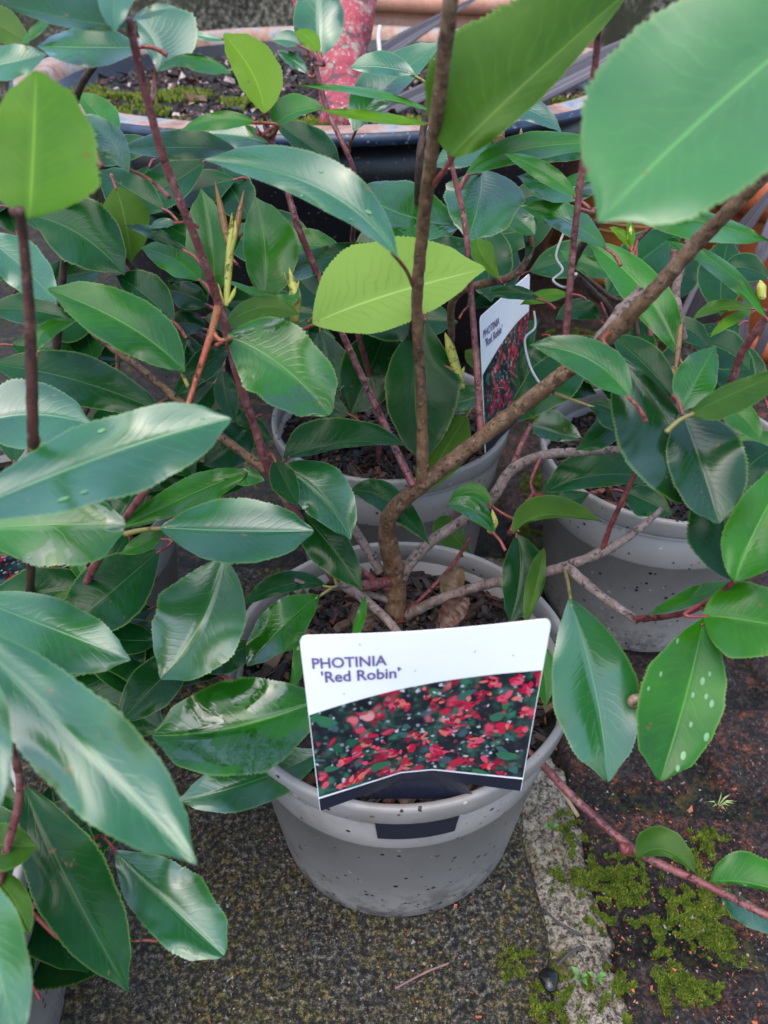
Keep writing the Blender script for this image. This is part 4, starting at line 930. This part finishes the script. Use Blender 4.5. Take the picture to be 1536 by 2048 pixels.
tpot(.475, 1.50, .27, .225, .17, T1, 'honey-coloured terracotta pot with three pale ring lines, behind the right-hand shrub', (.100, .114, .128), .045)
tpot(.625, 1.16, .255, .165, .115, T2, 'reddish terracotta pot cut by the right edge, stood on the bricks', (), .05)
tpot(.17, 2.02, .41, .34, .24, T3, 'pinkish terracotta bowl beyond the blue pot at the top edge', (), .035)

# ------------------------------------------------------------------ low mossy wall
def wallmat():
    m = NT('mossy_render'); a = m.noise(75, 6, .85); c = m.ramp(a, [(.41, (.012, .010, .007)), (.49, (.08, .07, .045)), (.55, (.24, .22, .16)), (.64, (.50, .47, .38))])
    c = m.mix(m.fr(m.noise(9, 4), .5, .62), c, (.05, .05, .022)); m.set('Base Color', c); m.set('Roughness', .8); m.l(m.bump(a, .012, 1), m.p.inputs['Normal']); return m.m
wl = MB(); vs = []; nx, nz = 120, 30
for j in range(nz+1):
    for i in range(nx+1):
        x = -2.2+4.6*i/nx; z = .62*j/nz; vs.append((x, 2.45-.0*x+.02*noise.fractal(Vector((x*5, z*5, 0)), 1, 2, 4), z-.02))
wl.add(vs, [(j*(nx+1)+i, j*(nx+1)+i+1, (j+1)*(nx+1)+i+1, (j+1)*(nx+1)+i) for j in range(nz) for i in range(nx)])
n0 = len(wl.v); wl.add([(-2.2, 2.42, .60), (2.4, 2.42, .60), (2.4, 2.70, .61), (-2.2, 2.70, .61), (-2.2, 2.70, -.02), (2.4, 2.70, -.02)], [(0, 1, 2, 3), (3, 2, 5, 4)])
tag(wl.build('garden_wall', wallmat()), 'low rough mossy wall across the back behind the pots', 'wall')

# ------------------------------------------------------------------ strap leaves (old flax blades)
def strapmat():
    m = NT('dry_strap'); w = m.n('ShaderNodeUVMap').outputs[0]; sep = m.n('ShaderNodeSeparateXYZ'); m.l(w, sep.inputs[0])
    wn = m.n('ShaderNodeTexNoise', noise_dimensions='1D', i_Scale=9.0, i_Detail=3.0); m.l(sep.outputs[0], wn.inputs['W'])
    c = m.ramp(wn.outputs['Fac'], [(.3, (.03, .022, .028)), (.5, (.10, .085, .095)), (.7, (.24, .22, .24))]); m.set('Base Color', c); m.set('Roughness', .38)
    m.l(m.bump(wn.outputs['Fac'], .001, .8), m.p.inputs['Normal']); return m.m
STR = strapmat()
def strap(parent, pts, w, name='leaf'):
    ps, rr = smoothpath([P(*q) for q in pts], [w]*len(pts), 8); n = len(ps); mb = MB(); vs = []; uvs = []
    for i, p in enumerate(ps):
        d = (ps[min(i+1, n-1)]-ps[max(0, i-1)]).normalized(); s = d.cross((CAM-p).normalized()).normalized(); up = s.cross(d)
        ww = w*.5*min(1, (n-1-i)/(n*.4)+.1)
        for q in (-1, -.5, 0, .5, 1): vs.append(p+s*ww*q-up*ww*.35*(1-abs(q))); uvs.append((q, i*.1))
        for q in (1, .5, 0, -.5, -1): vs.append(p+s*ww*q-up*(ww*.35*(1-abs(q))+.0008)); uvs.append((q, i*.1))
    mb.add(vs, [(i*10+k, i*10+(k+1) % 10, (i+1)*10+(k+1) % 10, (i+1)*10+k) for i in range(n-1) for k in range(10)]+[tuple(range(10)), tuple((n-1)*10+k for k in range(9, -1, -1))], 0, uvs)
    return mb.build(name, STR, parent, uv=True)
fx = empty('flax_plant', tuple(ground_at(1370, 680))); tag(fx, 'purple-grey plant with long strap leaves fanning up in front of the red terracotta pot', 'plant')
strap(fx, [(1360, 690, 1.12), (1420, 560, 1.02), (1500, 440, .95), (1600, 320, .9)], 0.0186)
strap(fx, [(1366, 690, 1.12), (1440, 600, 1.0), (1560, 480, .92)], 0.0136)
strap(fx, [(1380, 700, 1.1), (1440, 620, .96), (1520, 520, .9), (1640, 380, .86)], 0.0124)
strap(fx, [(1480, 730, .98), (1490, 620, .94), (1530, 480, .9), (1580, 340, .88)], 0.0136)
strap(fx, [(1500, 740, .98), (1540, 650, .93), (1600, 500, .9)], 0.0112)
strap(fx, [(1340, 690, 1.12), (1385, 590, 1.1), (1440, 500, 1.08)], 0.0099)
for pts, w, lab in [([(600, 218, 1.0), (700, 150, 1.04), (820, 72, 1.06), (960, -8, 1.08)], .020, 'long grey dried strap leaf leaning across the blue pot behind the red trunk'),
                    ([(745, 232, .99), (900, 160, 1.0), (1060, 90, 1.02), (1200, 40, 1.04)], .020, 'lower grey dried strap leaf lying over the mossy soil, behind the main stem'),
                    ([(1030, 208, .99), (1110, 166, 1.0), (1200, 120, 1.0), (1300, 60, 1.0)], .030, 'broad pale lilac strap leaf resting on the right of the blue rim')]:
    o = strap(None, pts, w, 'strap_leaf'); tag(o, lab, 'dried leaf', 'dried strap leaves on the blue pot')

# ------------------------------------------------------------------ small things
def dry_leaf(b, m_, t, wl_, wr_, z, lab, mat, curl=.5):
    mb = MB(); vs = []
    for i in range(25):
        s = i/24; x = (1-s)**2*b[0]+2*s*(1-s)*(2*m_[0]-.5*(b[0]+t[0]))+s*s*t[0]; y = (1-s)**2*b[1]+2*s*(1-s)*(2*m_[1]-.5*(b[1]+t[1]))+s*s*t[1]
        dx, dy = t[0]-b[0], t[1]-b[1]; dl = math.hypot(dx, dy); nx, ny = dy/dl, -dx/dl; pr = profile(s, .45)
        for k in range(-4, 5):
            q = k/4; w = (wl_ if q > 0 else wr_)*pr; vs.append(P(x+nx*w*q, y+ny*w*q, z-curl*abs(q)**2*w/F*z+.004*noise.noise(Vector((s*4, q*3, x)))))
    mb.add(vs, [(i*9+k, i*9+9+k, i*9+10+k, i*9+k+1) for i in range(24) for k in range(8)])
    return tag(mb.build('dry_leaf', mat), lab, 'dry leaf')
DRY = simple('dead_leaf', (.17, .11, .06), .6, .35, 60, .001)
dry_leaf((925, 1132), (905, 1165), (890, 1205), 22, 26, .545, 'curled tan dead leaf standing on the bark chips in the front pot', DRY, 1.2)
dry_leaf((940, 1195), (905, 1225), (880, 1262), 24, 26, .50, 'reddish brown dead leaf behind the top edge of the white card', simple('dead_leaf_red', (.10, .045, .028), .5, .3, 60, .001))
dry_leaf((705, 1205), (728, 1235), (745, 1262), 22, 26, .50, 'flat brown dead leaf below the branch fork left of the trunk', simple('dead_leaf_brown', (.09, .05, .03), .5, .3, 60, .001))
wr = MB(); tube(wr, [P(1068, 622, .56), (P(1070, 655, .56)), P(1050, 678, .55), P(1058, 725, .53), P(1075, 760, .49), P(1100, 788, .44)], [.0008]*6, 8, 8)
tag(wr.build('garden_string', simple('string_grey', (.42, .40, .38), .6)), 'thin grey string looping down behind the thick branch, right of the side-on label', 'string')
wr = MB(); tube(wr, [P(1132, 455, .50), P(1112, 510, .50), (P(1125, 540, .50)), P(1106, 560, .50), P(1130, 575, .48), P(1148, 555, .41), P(1152, 548, .39)], [.0008]*7, 8, 8)
tag(wr.build('garden_string', simple('string_grey2', (.45, .43, .40), .6)), 'curly end of grey string wrapped round the upright purple stem', 'string')
def twig(pts, r, mat, lab):
    mb = MB(); tube(mb, pts, [r]*len(pts), 7, 5, 0, .3); tag(mb.build('twig', mat), lab, 'twig', 'twigs on the paving')
TWD = simple('twig_dark', (.045, .035, .035), .6); TWP = simple('twig_pink', (.22, .12, .10), .6)
G = lambda x, y, h=.002: ground_at(x, y, h)
twig([G(790, 1977), G(850, 1945), G(898, 1926)], .0008, TWP, 'thin pinkish twig lying on the concrete below the front pot')
twig([G(1113, 1932, .003), G(1140, 1905, .004), G(1168, 1893, .003)], .0011, TWD, 'short dark twig lying across the pale mortar')
twig([G(1196, 1896, .003), G(1208, 1912, .004), G(1222, 1930, .003)], .0011, TWD, 'short dark twig at the edge of the moss right of the mortar')
twig([G(1086, 1818, .003), G(1120, 1848, .004), G(1160, 1870, .003)], .0009, TWD, 'long dark grass stalk on the mortar beside the bricks')
twig([P(1082, 1505, .50), P(1120, 1575, .50), P(1156, 1632, .50)], .0014, simple('twig_straw', (.36, .25, .15), .6), 'straw-coloured dry twig hanging beside the lower right branch')
pb = MB(); c = G(1098, 1962, .003)
vs = []; seg = 14
for i in range(0, 9):
    for k in range(seg): ph_ = math.pi*i/8; th = 6.283*k/seg; vs.append(c+Vector((.0062*math.sin(ph_)*math.cos(th)*(1+.2*math.sin(3*th)), .0075*math.sin(ph_)*math.sin(th), .0035*math.cos(ph_)+.0015)))
pb.add(vs, [(i*seg+k, i*seg+(k+1) % seg, (i+1)*seg+(k+1) % seg, (i+1)*seg+k) for i in range(8) for k in range(seg)])
tag(pb.build('pebble', simple('wet_black', (.008, .008, .007), .15)), 'small wet black pebble on the mortar at the bottom edge', 'pebble')
sn = MB(); pts = []; c = P(1273, 1405, .375)
tube(sn, [c+Vector((.0030*math.cos(t)*(1-t/14), .0008*t/6, .0030*math.sin(t)*(1-t/14))) for t in [i*.6 for i in range(18)]], [.0028*(1-i/20) for i in range(18)], 10, 3)
tag(sn.build('snail_shell', simple('shell', (.28, .17, .12), .25, .4, 500)), 'tiny brown snail shell between the two hanging leaves', 'snail')
def weed(px, py, n, h, lab, mat, blade=True, name='weed'):
    c = G(px, py, 0); mb = MB(); r = random.Random(px)
    for _ in range(n):
        a = r.random()*6.283; L = h*r.uniform(.6, 1.2); d = Vector((math.cos(a), math.sin(a), 0)); s = d.orthogonal().normalized()*(L*.06 if blade else L*.28)
        p0 = c+d*.001; p1 = c+d*L*.45+Vector((0, 0, L*.7)); p2 = c+d*L*1.0+Vector((0, 0, L*.75))
        mb.add([p0-s*.4, p0+s*.4, p1+s, p1-s, p2], [(0, 1, 2, 3), (3, 2, 4)])
    tag(mb.build(name, mat), lab, 'weed', 'small weeds in the paving')
WG = simple('weed_green', (.10, .22, .05), .5)
weed(1435, 1612, 9, .011, 'pale wiry grass seedling in the crack of the bricks at the right', simple('weed_pale', (.28, .34, .12), .5))
weed(1160, 1955, 6, .0065, 'small green seedling with round leaves at the foot of the mortar', WG, False)
weed(1190, 1955, 4, .006, 'tiny upright green sprout next to the round-leaved seedling', WG, False)
weed(1100, 1655, 6, .006, 'tiny bright green sprout in the moss right of the front pot', WG, False)
